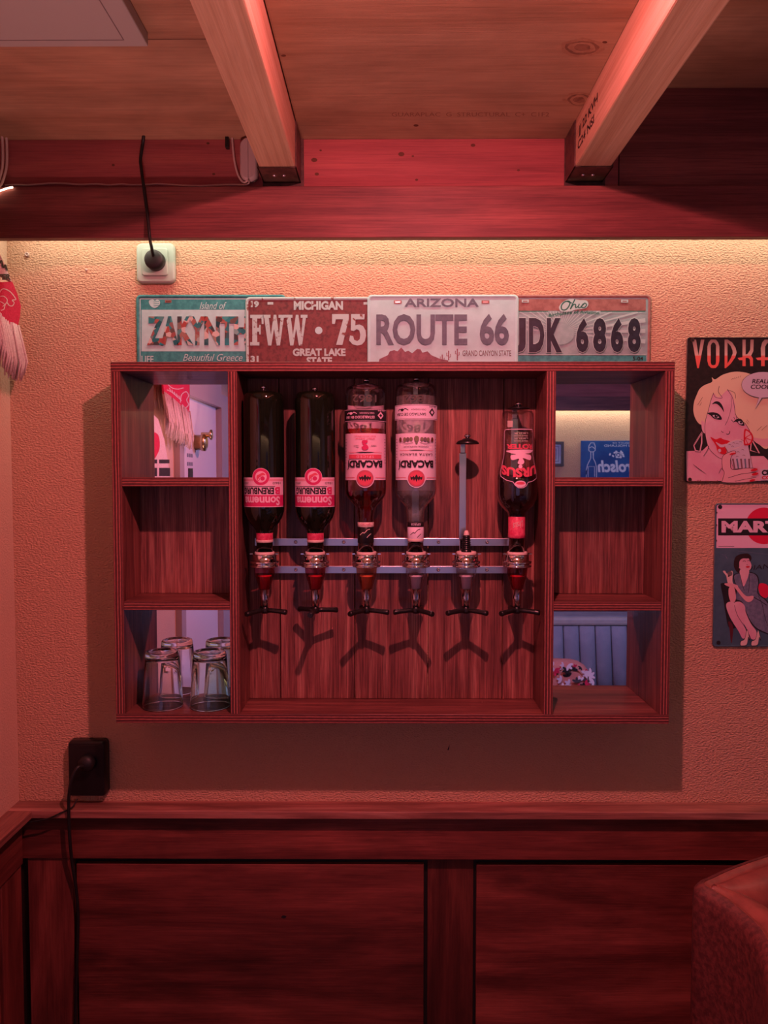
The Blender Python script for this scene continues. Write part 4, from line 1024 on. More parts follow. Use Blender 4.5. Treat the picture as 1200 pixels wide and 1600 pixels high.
face = [(312, 655), (350, 690), (385, 672), (440, 625), (480, 670), (505, 760), (508, 830), (545, 900), (605, 940), (655, 1020), (640, 1100), (560, 1195), (470, 1240), (385, 1240), (315, 1195), (265, 1130), (238, 1010), (240, 905), (268, 800), (290, 715)]
a.poly(face, 'skin', True)
a.stroke(face[11:20] + [face[0]], 4, 'ink')
a.stroke([(435, 620), (480, 690), (500, 780), (512, 850), (560, 900), (600, 930), (640, 1000)], 4, 'ink')
a.stroke([(310, 650), (330, 690), (390, 695), (355, 640), (365, 590)], 3.5, 'ink'); a.stroke([(440, 625), (500, 650), (510, 700)], 3, 'ink'); a.stroke([(470, 690), (470, 780), (445, 880), (415, 940)], 3, 'ink')
for q in range(5): a.stroke([(485 + q * 18, 520 - q * 6), (470 + q * 20, 535 - q * 6)], 2.5, 'ink_brown', sm=False)
for q in ((170, 760, 215, 690), (190, 765, 205, 735), (610, 890, 630, 915), (700, 990, 740, 950), (740, 985, 790, 940), (605, 905, 622, 930)): a.stroke([q[:2], q[2:]], 2.5, 'ink_brown', sm=False)
a.poly([(298, 752), (330, 727), (365, 733), (393, 770), (405, 822), (384, 790), (352, 757), (325, 746)], 'ink', True)
a.poly([(258, 832), (300, 824), (345, 832), (375, 856), (385, 888), (345, 888), (310, 876), (288, 854)], 'ink', True); a.poly([(303, 852), (335, 850), (362, 870), (330, 876)], 'lilac', True); a.disc(335, 860, 15, 'ink'); a.disc(340, 855, 4, 'lilac')
a.poly([(490, 912), (520, 884), (562, 888), (588, 940), (550, 938), (515, 908)], 'ink', True); a.poly([(530, 908), (560, 905), (572, 928), (548, 930)], 'lilac', True); a.disc(556, 915, 10, 'ink')
for q in ((490, 912, 470, 890), (505, 893, 492, 868), (520, 884, 512, 862)): a.stroke([q[:2], q[2:]], 4, 'ink', sm=False)
a.stroke([(380, 990), (388, 1000), (400, 1002)], 4, 'ink'); a.stroke([(424, 1016), (440, 1020), (452, 1012), (457, 992)], 5, 'ink')
a.poly([(283, 1045), (330, 1065), (372, 1053), (400, 1066), (462, 1085), (432, 1110), (424, 1190), (385, 1196), (347, 1172), (330, 1118)], 'lip', True); a.poly([(332, 1090), (380, 1112), (425, 1106), (415, 1130), (370, 1135)], 'lilac', True); a.poly([(350, 1160), (370, 1150), (378, 1172), (362, 1182)], 'lilac', True)
a.stroke([(210, 1000), (135, 1120), (150, 1165), (190, 1172), (205, 1100), (210, 1000)], 12, 'skin', sm=False); a.stroke([(212, 1000), (128, 1125), (148, 1176), (195, 1180), (213, 1100), (212, 1000)], 3, 'ink', sm=False)
a.stroke([(650, 1065), (720, 1190), (640, 1165), (650, 1065)], 12, 'skin2', sm=False)
cup = [(412, 1130), (470, 1085), (560, 1070), (585, 1085), (620, 1120), (660, 1320), (490, 1330), (450, 1200)]
a.poly(cup, 'lilac'); a.stroke(cup + [cup[0]], 4, 'ink_brown', sm=False); a.disc(498, 1112, 86, 'cream', 38, rot=-.28); a.disc(498, 1112, 80, 'lilac', 33, rot=-.28)
for q in ((455, 1115), (490, 1100), (520, 1105), (550, 1090), (480, 1130), (530, 1180), (570, 1160), (520, 1220), (580, 1210)): a.stroke([(q[0] - 10, q[1]), (q[0], q[1] - 5), (q[0] + 12, q[1] + 2)], 3, 'ink_brown')
for q in range(5): a.poly([(475 + q * 36, 1240), (490 + q * 36, 1238), (505 + q * 33, 1325), (492 + q * 33, 1325)], 'dress' if q % 2 else 'mauve')
a.poly([(583, 985), (610, 978), (650, 1010), (665, 1060), (640, 1110), (600, 1120), (580, 1105)], 'lip', True); a.poly([(595, 998), (610, 992), (640, 1020), (650, 1058), (632, 1098), (602, 1105), (593, 1095)], 'skin2', True)
for q in ((645, 1020), (652, 1075), (615, 1110)): a.stroke([(592, 1052), q], 7, 'lip', sm=False)
hand = [(388, 1300), (385, 1240), (410, 1200), (480, 1170), (510, 1180), (470, 1215), (460, 1280), (480, 1335), (600, 1320), (690, 1325), (700, 1345), (640, 1360), (700, 1365), (705, 1385), (640, 1400), (685, 1410), (680, 1440), (390, 1446), (400, 1370)]
a.poly(hand, 'skin2', True); a.stroke([(388, 1330), (385, 1240), (410, 1200), (480, 1170), (510, 1180), (470, 1215), (460, 1280), (480, 1335), (600, 1322), (690, 1325)], 4, 'ink'); a.stroke([(440, 1410), (560, 1375), (690, 1360)], 4, 'ink'); a.stroke([(500, 1440), (600, 1420), (690, 1405)], 3.5, 'ink'); a.stroke([(388, 1330), (405, 1365), (385, 1440)], 4, 'ink'); a.stroke([(355, 1370), (375, 1330), (388, 1325)], 3, 'ink')
for q in ((672, 1338, 32, 12), (680, 1375, 30, 12), (480, 1195, 30, 8), (655, 1432, 26, 10)): a.disc(q[0], q[1], q[2], 'lip', q[3], rot=-.2)
a.stroke([(125, 1285), (180, 1330), (245, 1375)], 4, 'ink', taper=True); a.stroke([(220, 1215), (255, 1160), (266, 1125)], 4, 'ink')
a.disc(750, 580, 193, 'ink', 118); a.disc(750, 580, 190, 'lilac', 115); a.poly([(712, 688), (742, 690), (680, 796)], 'lilac'); a.stroke([(712, 692), (680, 796), (742, 694)], 2.5, 'ink', sm=False)
a.text('REALLY', 652, 528, 858, 568, 'ink', bold=.02, shear=.18); a.text('COOL!', 640, 578, 830, 617, 'ink', bold=.02, shear=.18)
a.rect(725, 1330, 935, 1430, 'lilac'); a.text('CUBA', 738, 1338, 905, 1388, 'ink', bold=.06); a.text('COLA', 738, 1392, 880, 1422, 'lip', bold=.05)
for q in ((122, 180), (98, 1424), (915, 180), (915, 1424)): a.disc(q[0], q[1], 17, 'ink_brown'); a.disc(q[0], q[1], 13, 'ink')
for q in range(16):
    x_ = 80 + q * 17 + random.uniform(-4, 4); a.poly([(x_, 1446), (x_ + 14, 1446), (x_ + 7 + random.uniform(-4, 4), 1446 - random.uniform(6, 22))], 'ink_brown')
a.build('printed_picture', o)

o = tin_sign(1117.5, 786.5, 1269.5, 1010.5, 'slate', 'slate blue tin sign of a seated woman holding a small animal, below its neighbour', 0)
a = crop_art(1100, 770, 6.154)
PX = 'lab_pink'
a.poly([(122, 130), (140, 104), (1020, 104), (1040, 130), (1040, 530), (118, 530)], PX)
a.disc(576, 318, 176, 'hot', n=48); a.rect(135, 246, 1022, 410, 'ink')
a.text('MARTINI', 168, 270, 985, 382, PX, bold=.05); a.stroke([(138, 514), (290, 514)], 5, 'ink_grey', sm=False)
a.stroke([(325, 600), (327, 560), (640, 595), (1000, 560)], 3, 'dress', sm=False)
a.text('DIANA', 400, 690, 700, 735, 'ink', shear=.15, pitch=-30)
a.stroke([(170, 590), (210, 610), (225, 640), (205, 600), (215, 590)], 3, 'dress')
a.poly([(160, 890), (175, 868), (230, 870), (280, 900), (330, 950), (340, 1240), (300, 1300), (235, 1290), (205, 1150), (185, 1020)], 'ink', True)
a.poly([(525, 880), (600, 880), (625, 950), (600, 1010), (540, 980)], 'hot', True)
a.poly([(232, 1240), (262, 1250), (280, 1310), (268, 1430), (258, 1440), (246, 1320)], 'chair_print', True)
# dress, neck, face, hair
a.poly([(280, 800), (340, 770), (440, 760), (510, 790), (530, 860), (520, 960), (600, 1030), (660, 1120), (700, 1260), (680, 1370), (560, 1340), (480, 1290), (420, 1200), (360, 1060), (290, 1020), (310, 930)], 'ink', True)
a.poly([(288, 805), (345, 775), (440, 768), (500, 795), (520, 862), (512, 965), (590, 1035), (650, 1125), (690, 1260), (672, 1360), (565, 1330), (488, 1282), (428, 1196), (368, 1052), (300, 1016), (318, 930)], 'dress', True)
a.poly([(345, 740), (420, 735), (430, 780), (380, 900), (350, 800)], 'skin', True)
a.poly([(285, 690), (300, 620), (350, 590), (420, 585), (455, 620), (440, 660), (400, 640), (350, 660), (345, 740), (330, 770), (300, 740)], 'brownhair', True)
a.poly([(340, 650), (370, 625), (420, 625), (440, 655), (455, 700), (440, 740), (400, 752), (355, 735), (330, 710)], 'skin', True)
a.poly([(295, 640), (330, 600), (400, 588), (450, 605), (425, 630), (370, 632), (340, 660), (335, 720), (300, 735), (288, 690)], 'brownhair', True)
a.stroke([(372, 662), (385, 652), (400, 662)], 4, 'ink'); a.stroke([(415, 655), (430, 650), (440, 658)], 4, 'ink'); a.poly([(400, 712), (420, 703), (440, 710), (420, 722)], 'lip', True); a.stroke([(405, 690), (420, 692)], 3, 'ink_brown', sm=False)
a.stroke([(430, 780), (435, 860), (425, 960)], 4, 'ink'); a.stroke([(345, 790), (370, 890), (385, 940)], 4, 'ink'); a.stroke([(520, 985), (560, 1080), (580, 1180), (610, 1280)], 4, 'ink'); a.stroke([(470, 1000), (540, 1040), (600, 1080)], 7, 'ink')
a.poly([(180, 755), (200, 750), (220, 775), (262, 750), (275, 770), (272, 850), (290, 900), (240, 890), (222, 850), (212, 800)], 'cream', True); a.poly([(222, 770), (262, 755), (268, 790), (240, 800)], 'ink_grey', True); a.disc(236, 800, 8, 'ink')
a.poly([(195, 872), (260, 870), (320, 890), (330, 910), (400, 990), (470, 990), (465, 1030), (420, 1050), (370, 1010), (290, 910), (250, 905), (210, 890)], 'skin2', True)
a.poly([(240, 910), (285, 905), (305, 1000), (290, 1050), (255, 1045), (235, 980)], 'skin2', True)
a.poly([(210, 1080), (250, 1045), (290, 1060), (330, 1160), (390, 1290), (410, 1370), (370, 1400), (330, 1330), (250, 1200)], 'skin', True)
a.poly([(272, 1090), (300, 1050), (350, 1050), (390, 1090), (400, 1150), (450, 1260), (500, 1330), (500, 1400), (450, 1400), (400, 1290), (330, 1190)], 'skin', True); a.stroke([(290, 1080), (320, 1180), (390, 1290), (445, 1390)], 4, 'ink')
for dx in (0, 105): a.poly([(345 + dx, 1465), (350 + dx, 1425), (385 + dx, 1405), (405 + dx, 1330), (418 + dx, 1320), (440 + dx, 1410), (432 + dx, 1415), (420 + dx, 1390), (412 + dx, 1460), (370 + dx, 1472)], 'ink', True)
for dx in (0, 105): a.poly([(349 + dx, 1462), (354 + dx, 1428), (388 + dx, 1408), (407 + dx, 1336), (416 + dx, 1326), (434 + dx, 1404), (422 + dx, 1384), (408 + dx, 1456), (370 + dx, 1467)], 'cream', True)
for q in ((152, 135), (137, 1440), (1005, 135), (1020, 1440)): a.disc(q[0], q[1], 20, 'ink')
for q in ((118, 310), (118, 460), (121, 190)): a.disc(q[0], q[1], 5, 'ink_brown', 9)
a.build('printed_picture', o)

# ------------------------------------------------------------------ sockets, plugs, cables
def soft_box(x0, x1, z0, z1, y, d, r, inset=.004):
    mb = MB(); rows = []
    for ins, dy in ((0, 0), (0, -d * .55), (inset * .35, -d * .85), (inset, -d)):
        rows.append([(q[0], y + dy, q[1]) for q in rrect(x0 + ins, x1 - ins, z0 + ins, z1 - ins, max(r - ins, .0008), 6)])
    mb.grid(rows, closed=True); mb.face(rows[-1]); mb.face(list(reversed(rows[0])))
    return mb
p0, p1 = at(213.5, 380.5, -.005), at(274.5, 443, -.005)
so = empty('wall_socket', ((p0.x + p1.x) / 2, 0, p1.z), 'ivory wall socket with a round black plug under the dark red board', 'socket')
soft_box(p0.x, p1.x, p1.z, p0.z, -.0002, .011, .011).build('cover', 'socket', so, recalc=True)
q0, q1 = at(221, 387.5, -.013), at(262.5, 431, -.013)
soft_box(q0.x, q1.x, q1.z, q0.z, -.011, .004, .006, .002).build('insert', 'socket', so, recalc=True)
pc = at(239, 404, -.035)
def disc_stack(cx, cz, prof, n=28):       # prof: (radius, y)
    mb = MB(); rows = [[(cx + r * math.cos(2 * PI * i / n), y, cz + r * math.sin(2 * PI * i / n)) for i in range(n)] for r, y in prof]
    mb.grid(rows, closed=True); return mb
pk = empty('power_plug', (pc.x, -.015, pc.z), 'round black plug pushed into the ivory socket with its lead going up to the ceiling', 'plug')
disc_stack(pc.x, pc.z, [(0, -.0152), (.0195, -.0152), (.0195, -.026), (.0185, -.032), (.015, -.034), (0, -.0345)]).build('plug_body', 'black_rubber', pk, recalc=True)
MB().tube(smooth_open([(pc.x, -.030, pc.z + .004), at(238, 393, -.042), at(236.5, 385, -.060), at(234, 372, -.112), at(231.5, 345, -.109), at(228, 318, -.1055), at(224, 288, -.1045), at(220.5, 262, -.092), at(219.5, 250, -.086), at(221, 238, -.086), at(223.5, 222, -.087), at(225, 206, -.10)], 5), .0031, 8).build('lead', 'black_rubber', pk)
p0, p1 = at(105.5, 1157.5, -.02), at(166.5, 1244.5, -.02)
so = empty('double_socket', ((p0.x + p1.x) / 2, 0, p1.z), 'black double wall socket standing just above the wainscot ledge', 'socket')
soft_box(p0.x, p1.x, p1.z, p0.z, -.0002, .024, .009).build('cover', 'black', so, recalc=True)
soft_box(at(113, 1166, -.034).x, at(159, 1166, -.034).x, at(136, 1170.5, -.034).z, at(136, 1167, -.034).z, -.0238, .0016, .0015, .0006).build('ridge', 'black', so, recalc=True)
pc = at(131, 1197, -.045)
pk = empty('power_plug', (pc.x, -.035, pc.z), 'black plug in the double socket with its lead hanging down over the wainscot', 'plug')
disc_stack(pc.x, pc.z, [(0, -.0245), (.017, -.0245), (.017, -.034), (.013, -.041), (0, -.043)]).build('plug_body', 'black_rubber', pk, recalc=True)
MB().tube(smooth_open([(pc.x, -.038, pc.z - .004), at(122, 1199, -.053), at(113, 1215, -.060), at(108, 1240, -.060), at(107.5, 1270, -.056), at(109, 1310, -.0535), at(113, 1350, -.044), at(119, 1390, -.036), at(122, 1430, -.032), at(121, 1480, -.031), at(119, 1540, -.031), at(118, 1600, -.032), (at(117, 1680, -.034)), (at(117, 1900, -.036).x, -.04, .006)], 5), .0034, 8).build('lead', 'black_rubber', pk)
lo = empty('thin_cable', at(50, 1283, -.05), 'thin black cable running from the double socket along the ledge into the corner', 'cable')
MB().tube(smooth_open([at(121, 1248, -.036), at(112, 1262, -.046), at(95, 1270, -.0530), at(75, 1279, -.0545), at(50, 1284, -.0550), at(35, 1286, -.058), at(15, 1290, -.075), at(0, 1296, -.10), at(-30, 1310, -.17)], 5), .0016, 6).build('cable', 'black_rubber', lo)
# white cable along the top of the board, oval box, little black clip
bo = empty('adapter_box', at(388, 285, -.09), 'white oval adapter box on the red timber beside the left beam', 'adapter')
p0, p1 = at(373, 211, -.10), at(402, 281, -.10)
soft_box(p0.x, p1.x, p1.z, min(p0.z, ZC - .002), HY - .0003, .019, .0175, .004).build('adapter_body', 'box_white', bo, recalc=True)
wc = empty('white_cable', at(300, 288, -.085), 'thin white cable lying along the top of the dark red board', 'cable')
pts = [at(388, 281, -.092), at(389, 286, -.0935), at(383, 289, -.0925)]
xs = [(372, 288.5), (345, 288.8), (315, 290.2), (290, 289.8), (262, 288.2), (245, 287.3), (230, 288.4), (205, 288.8), (190, 287.6), (170, 289), (150, 287.4), (125, 288.3), (100, 286.6), (80, 286.4), (60, 287.8), (42, 289.0), (30, 288.6), (18, 288.8), (8, 289.5)]
pts += [at(x_, y_, -.0835) for x_, y_ in xs]
MB().tube(smooth_open(pts, 4), .0017, 6).build('cable', 'cable_white', wc)
wc = empty('white_cable', at(370, 260, -.09), 'short white cable looping from the ceiling hole down to the oval box', 'cable')
MB().tube(smooth_open([at(361.5, 200, -.11), at(362.5, 212, -.0865), at(364, 232, -.0855), at(367, 255, -.0855), at(372, 273, -.0865), at(378, 283, -.089), at(382, 285, -.0915), at(385.5, 283, -.0925), at(386, 280.5, -.0925)], 5), .0021, 8).build('cable', 'cable_white', wc)
ck = at(355.5, 224, -.085)
co = MB(); co.box((ck.x - .0035, -.092, ck.z - .010), (ck.x + .0035, HY - .0003, ck.z + .011))
tag(co.build('cable_clip', 'black', origin=(ck.x, -.085, ck.z), bevel=.001), 'small black clip on the red timber under the ceiling hole', 'clip')
wc = empty('white_cable', at(5, 250, -.09), 'pair of white cables hanging in the upper left corner above the light strip', 'cable')
for px, dy in ((9.5, 0), (3, .004)):
    MB().tube(smooth_open([at(px - 2, 204, -.10 - dy), at(px + .5, 215, -.088 - dy), at(px + 1.5, 240, -.087 - dy), at(px + .8, 260, -.087 - dy), at(px - 3, 276, -.089 - dy), at(px - 8, 289, -.095 - dy), at(px - 14, 296, -.103 - dy)], 5), .0026, 8).build('cable', 'cable_white', wc)
# rawlplug, nail and dents in the plaster
for px, py, r, nm, lb, ct in ((43, 398, .0044, 'wall_plug', 'white plastic wall plug stuck in the plaster left of the ivory socket', 'wall plug'), (135.5, 422, .0024, 'nail', 'small nail head in the plaster between the wall plug and the socket', 'nail')):
    p = at(px, py, 0)
    pr = [(0, -.0012), (r * .4, -.0012), (r * .45, -.004), (r, -.004), (r, -.0001)] if nm == 'wall_plug' else [(0, -.0035), (r, -.003), (r, -.0002)]
    mb = disc_stack(p.x, p.z, pr, 16)
    tag(mb.build(nm, 'cable_white', origin=(p.x, 0, p.z), recalc=True), lb, ct)
a = Art(lambda u, v, off: at(u, v, -.0003) - Vector((0, off, 0)))
a.poly([(699, 1172), (700, 1169), (702.5, 1163), (702, 1168), (700.5, 1172.5)], 'ink')
a.build('scuff_mark', bpy.data.objects['wall_north'])

# ------------------------------------------------------------------ scarves on the side wall
def sheet(pts_yz, x0, x1, m, parent, name):
    mb = MB(); mb.prism(pts_yz, lambda u, v: (x1, u, v), lambda u, v: (x0, u, v))
    return mb.build(name, m, parent, recalc=True)
SX = XL + .046
def A(px, py): p = at_x(px, py, SX); return (p.y, p.z)
def Bm(px, py): p = at_x(px, py, SX); return (-.024 - p.y, p.z)      # read through the mirror
sc = empty('football_scarf', (SX, -.5, 1.9), 'red and white fringed scarf with a lion outline hanging on the side wall', 'scarf')
e1 = [A(0, 397), A(12, 425), A(20, 441)]                              # far edge of the near end, from the top
bot = A(26.5, 513); lowL = A(0, 498)
ext = (lowL[0] - .075, lowL[1] + .05)
# white part: from the pin point down to the red block; red block; second end likewise
topA = (-.165, 2.06)
whiteA = [A(0, 397), A(10, 420), A(18.5, 440), (A(0, 441)[0] - .075, A(0, 441)[1] + .015), topA, (topA[0] + .03, topA[1])]
sheet(whiteA, XL + .040, SX, 'scarf_white', sc, 'white_end')
redA = [A(18.5, 440), A(26, 458), A(32, 478), A(30.5, 495), A(26.5, 513), A(13, 506), A(0, 498), (A(0, 498)[0] - .075, A(0, 498)[1] + .045), (A(0, 441)[0] - .075, A(0, 441)[1] + .015), A(0, 441)]
sheet(redA, XL + .041, SX + .001, 'scarf_red', sc, 'red_end')
art = Art(lambda u, v, off: at_x(u, v, SX + .0014) + Vector((off, 0, 0)))
art.stroke([(-2, 459), (3, 452), (9, 452), (16, 456), (22, 463), (24.5, 468), (19, 469), (22, 473), (19, 478), (14, 477), (11, 473), (8, 476), (6, 483), (1, 485)], 1.3, 'scarf_white'); art.stroke([(0, 463), (6, 463), (11, 468), (10, 473), (4, 479)], 1.1, 'scarf_white'); art.stroke([(-4, 470), (2, 472), (8, 476)], 1.0, 'scarf_white')
art.text('MEESTER', -31, 428, 17, 437.5, 'ink', bold=.05); art.stroke([(-8, 406), (-2, 412), (2, 407), (5, 418), (8, 414), (11, 423)], 2.4, 'ink')
art.build('knitted_marks', sc)
def fringe(edge, lens, bend, x, n, seed, parent, name='fringe'):
    rnd = random.Random(seed); mb = MB()
    for i in range(n):
        t = i / (n - 1); k = min(int(t * (len(edge) - 1)), len(edge) - 2); f_ = t * (len(edge) - 1) - k
        y = edge[k][0] + (edge[k + 1][0] - edge[k][0]) * f_; z = edge[k][1] + (edge[k + 1][1] - edge[k][1]) * f_
        L_ = lens * (1 + rnd.uniform(-.12, .08)); dx = rnd.uniform(-.006, .006); by = bend * (1 + rnd.uniform(-.4, .4))
        mb.tube([(x + dx, y, z + .004), (x + dx + .004, y + by * .45, z - L_ * .35), (x + dx * 1.4 + .005, y + by * .9, z - L_ * .7), (x + dx, y + by, z - L_)], [.0022, .0026, .0024, .0012], 5)
    o_ = mb.build(name, 'scarf_white', parent); o_['kind'] = 'stuff'; return o_
ed = [A(26.8, 512), A(13, 505.5), A(0, 497), (A(0, 498)[0] - .07, A(0, 498)[1] + .043)]
fringe(ed, .098, .020, SX - .002, 90, 3, sc)
# the scarf runs along the wall in a slack swag to its other end (seen through the mirror)
redB = [Bm(253, 585), Bm(296, 585), Bm(295.5, 644), Bm(276, 630), Bm(256, 615)]
whiteB = [Bm(253, 585), Bm(296, 585), (-1.18, 2.06), (-1.06, 2.06)]
sheet(whiteB, XL + .040, SX, 'scarf_white', sc, 'white_end'); sheet(redB, XL + .041, SX + .001, 'scarf_red', sc, 'red_end')
swag = [(-.135, 2.06), (-.165, 2.12), (-.6, 2.09), (-1.1, 2.12), (-1.18, 2.06), (-1.10, 2.04), (-.6, 1.98), (-.2, 2.04)]
sheet(swag, XL + .036, XL + .0405, 'scarf_red', sc, 'swag')
def art_b(dx): return Art(lambda u, v, off: (SX + dx + off,) + tuple(Bm(u, v)))
art = art_b(.0014); art.stroke([(281, 629), (283, 617), (290, 612), (294, 618), (291, 625), (294, 632), (289, 637), (284, 632)], 1.3, 'scarf_white'); art.stroke([(260, 609), (268, 613), (276, 620), (283, 626)], 1.2, 'scarf_white'); art.stroke([(262, 601), (268, 606), (277, 608), (286, 606)], 1.2, 'scarf_white')
for q in range(5): art.stroke([(264 + q * 3.6, 606 + q * 3), (266 + q * 3.6, 612 + q * 3)], 1.2, 'scarf_white', sm=False)
art.build('knitted_marks', sc)
fringe([Bm(256, 614), Bm(276, 630), Bm(295.5, 644)], .13, -.03, SX - .002, 110, 5, sc)
for y_, z_ in ((-.16, 2.085), (-1.13, 2.085)):
    MB().tube([(XL + .0008, y_, z_), (XL + .05, y_, z_)], .003, 8).build('pin', 'steel', sc)
s2 = empty('striped_scarf', (SX, -.9, 1.7), 'white scarf with a red patch and black stripes hanging lower on the side wall', 'scarf')
wht = [Bm(243, 645), Bm(253, 655), Bm(262, 685), Bm(268, 720), Bm(271, 745), Bm(272, 790), Bm(238, 790), Bm(236, 650)]
sheet(wht, XL + .030, SX - .012, 'scarf_white', s2, 'body')
art = art_b(-.0116); art.poly([(243, 676), (253, 680), (255, 700), (248, 716), (242, 720), (240, 690)], 'scarf_red', True)
for q in ((243, 718, 270, 726), (243, 731, 271, 744)): art.rect(236, q[1], q[2], q[3] if q[3] > q[1] + 8 else q[1] + 6, 'scarf_black')
art.rect(251, 718, 254, 746, 'scarf_white'); art.build('stripes', s2)
MB().tube([(XL + .0008, Bm(240, 652)[0], Bm(240, 652)[1]), (XL + .04, Bm(240, 652)[0], Bm(240, 652)[1])], .003, 8).build('pin', 'steel', s2)

# ------------------------------------------------------------------ door in the side wall (seen through the left mirrors)
def By(px): return -.024 - at_x(px, 700, XL + .02).y
d0, d1 = By(287), By(338); dzt = at_x(337, 637, XL + .02).z
dr = struct(MB().box((XL, d1, 0.005), (XL + .020, d0, dzt)).build('door_1', 'door'), 'white panel door in the side wall')
fr = struct(MB().box((XL, d0, 0), (XL + .022, d0 + .06, dzt + .16)).box((XL, d1 - .25, 0), (XL + .045, d1, dzt + .06)).box((XL, d1, dzt), (XL + .045, d0, dzt + .16)).build('door_frame', 'frame'), 'grey painted door frame')
fr.parent = dr; fr.matrix_parent_inverse = Matrix.Identity(4); fr.location = (0, 0, 0); del fr['kind']
lk = empty('door_lock', (XL + .02, By(305), at_x(305, 690, XL + .04).z), 'brass cylinder lock with a knob on the white door', 'lock')
def side_disc(c, prof, n=22):             # prof: (radius, x)
    mb = MB(); mb.grid([[(x_, c[0] + r * math.cos(2 * PI * i / n), c[1] + r * math.sin(2 * PI * i / n)) for i in range(n)] for r, x_ in prof], closed=True); return mb
c_ = (By(305), at_x(305, 690, XL + .04).z)
side_disc(c_, [(0, XL + .0201), (.030, XL + .0201), (.030, XL + .045), (.034, XL + .047), (.034, XL + .060), (.022, XL + .066), (0, XL + .066)]).build('lock_body', 'brass', lk, recalc=True)
side_disc((c_[0], c_[1] + .03), [(.010, XL + .045), (.010, XL + .075), (.020, XL + .080), (.020, XL + .086), (0, XL + .087)]).build('lock_knob', 'brass', lk, recalc=True)
kz = at_x(296, 740, XL).z
MB().box((XL + .0201, By(299.5), kz - .02), (XL + .024, By(293.5), kz + .02)).build('keyhole_plate', 'black', dr)
for pz_ in (712, 725):
    zz = at_x(296, pz_, XL).z
    for q in range(3): MB().box((XL + .0201, By(292 + q * 3.2 + 2.2), zz - .008), (XL + .0206, By(292 + q * 3.2), zz + .006)).build('smudge', 'dress', dr)

# ------------------------------------------------------------------ far side of the room (seen through the right mirrors)
def mir(px, py, Yr): p = at(px, py, -.024 - Yr); return Vector((p.x, Yr, p.z))
FY = YB + .012
bs = empty('beer_sign', mir(950, 770, FY), 'blue enamel sign with a swing-top bottle outline and white script on the far wall', 'sign')
p0, p1 = mir(908, 688.5, FY), mir(1016, 772, FY)
MB().box((min(p0.x, p1.x), YB + .0005, p1.z), (max(p0.x, p1.x), FY, p0.z)).build('sign_board', 'blue', bs, bevel=.002)
a = Art(lambda u, v, off: mir(u, v, FY) + Vector((0, off, 0)))
def mtext(body, x0, y0, x1, y1, m, **k):    # mirrored through the glass, so it reads right in the room
    vs, fs = text2d(body, k.get('bold', 0), k.get('shear', 0)); o_ = a.up()
    a.mb.add(vs, fs, lambda v: a.fn(x1 + (x0 - x1) * v[0], y1 + (y0 - y1) * v[1], o_), a.mi(m))
mtext('Grolsch', 934, 719, 1002, 738, 'sign_white', bold=.035, shear=.12)
mtext('PILSEN HOLLAND', 944, 694.5, 1004, 698, 'sign_white'); mtext('PRODUCT OF', 957, 691, 992, 693.5, 'sign_white')
bt = [(916, 742), (916, 735), (918, 726), (923, 716), (923, 706), (920, 704), (920, 697), (923, 692), (928, 692), (930, 697), (930, 704), (927, 706), (927, 716), (930, 722), (932, 730), (932, 760), (916, 760), (916, 735)]
a.stroke(bt, 1.0, 'sign_white', sm=False); a.stroke([(923, 706), (927, 706)], .9, 'sign_white'); a.stroke([(919, 745), (919, 729), (929, 729), (929, 745)], .8, 'sign_white', sm=False); a.stroke([(921, 700), (925, 698), (929, 701)], .9, 'sign_white')
a.disc(966, 711, 4.6, 'sign_white'); a.disc(966, 711, 3.4, 'blue'); a.disc(966, 711, 1.8, 'sign_white')
for q in range(10): a.disc(966 + (7 + (q % 3) * 3) * math.cos(q * .63), 710 + 4.5 * math.sin(q * .63), 2.0, 'sign_white', 1.4, rot=q)
a.build('printed_sign', bs)
fp = empty('picture_frame', mir(864, 728, FY), 'small dark framed picture on the far wall beside the blue sign', 'picture')
p0, p1 = mir(846, 690, FY), mir(880.5, 728.5, FY); fx0, fx1 = p0.x, p1.x
m_ = MB(); tk = .018
for b in (((fx0, p1.z), (fx1, p1.z + tk)), ((fx0, p0.z - tk), (fx1, p0.z)), ((fx0, p1.z + tk), (fx0 + tk, p0.z - tk)), ((fx1 - tk, p1.z + tk), (fx1, p0.z - tk))): m_.box((b[0][0], YB + .0005, b[0][1]), (b[1][0], YB + .020, b[1][1]))
m_.build('frame', 'dark_frame', fp)
MB().box((fx0 + tk, YB + .0005, p1.z + tk), (fx1 - tk, YB + .008, p0.z - tk)).build('picture', 'pale_print', fp)
a = Art(lambda u, v, off: Vector((u, YB + .008 + off, v)))
for q in range(4):
    i_ = .022 + q * .009; xa, xb, za, zb_ = fx0 + tk + i_ - .015, fx1 - tk - i_ + .015, p1.z + tk + i_ - .015, p0.z - tk - i_ + .015
    a.stroke([(xa, za), (xb, za), (xb, zb_), (xa, zb_), (xa, za)], .003, 'dark_frame' if q % 2 else 'sign_white', sm=False)
a.build('printed_lines', fp)

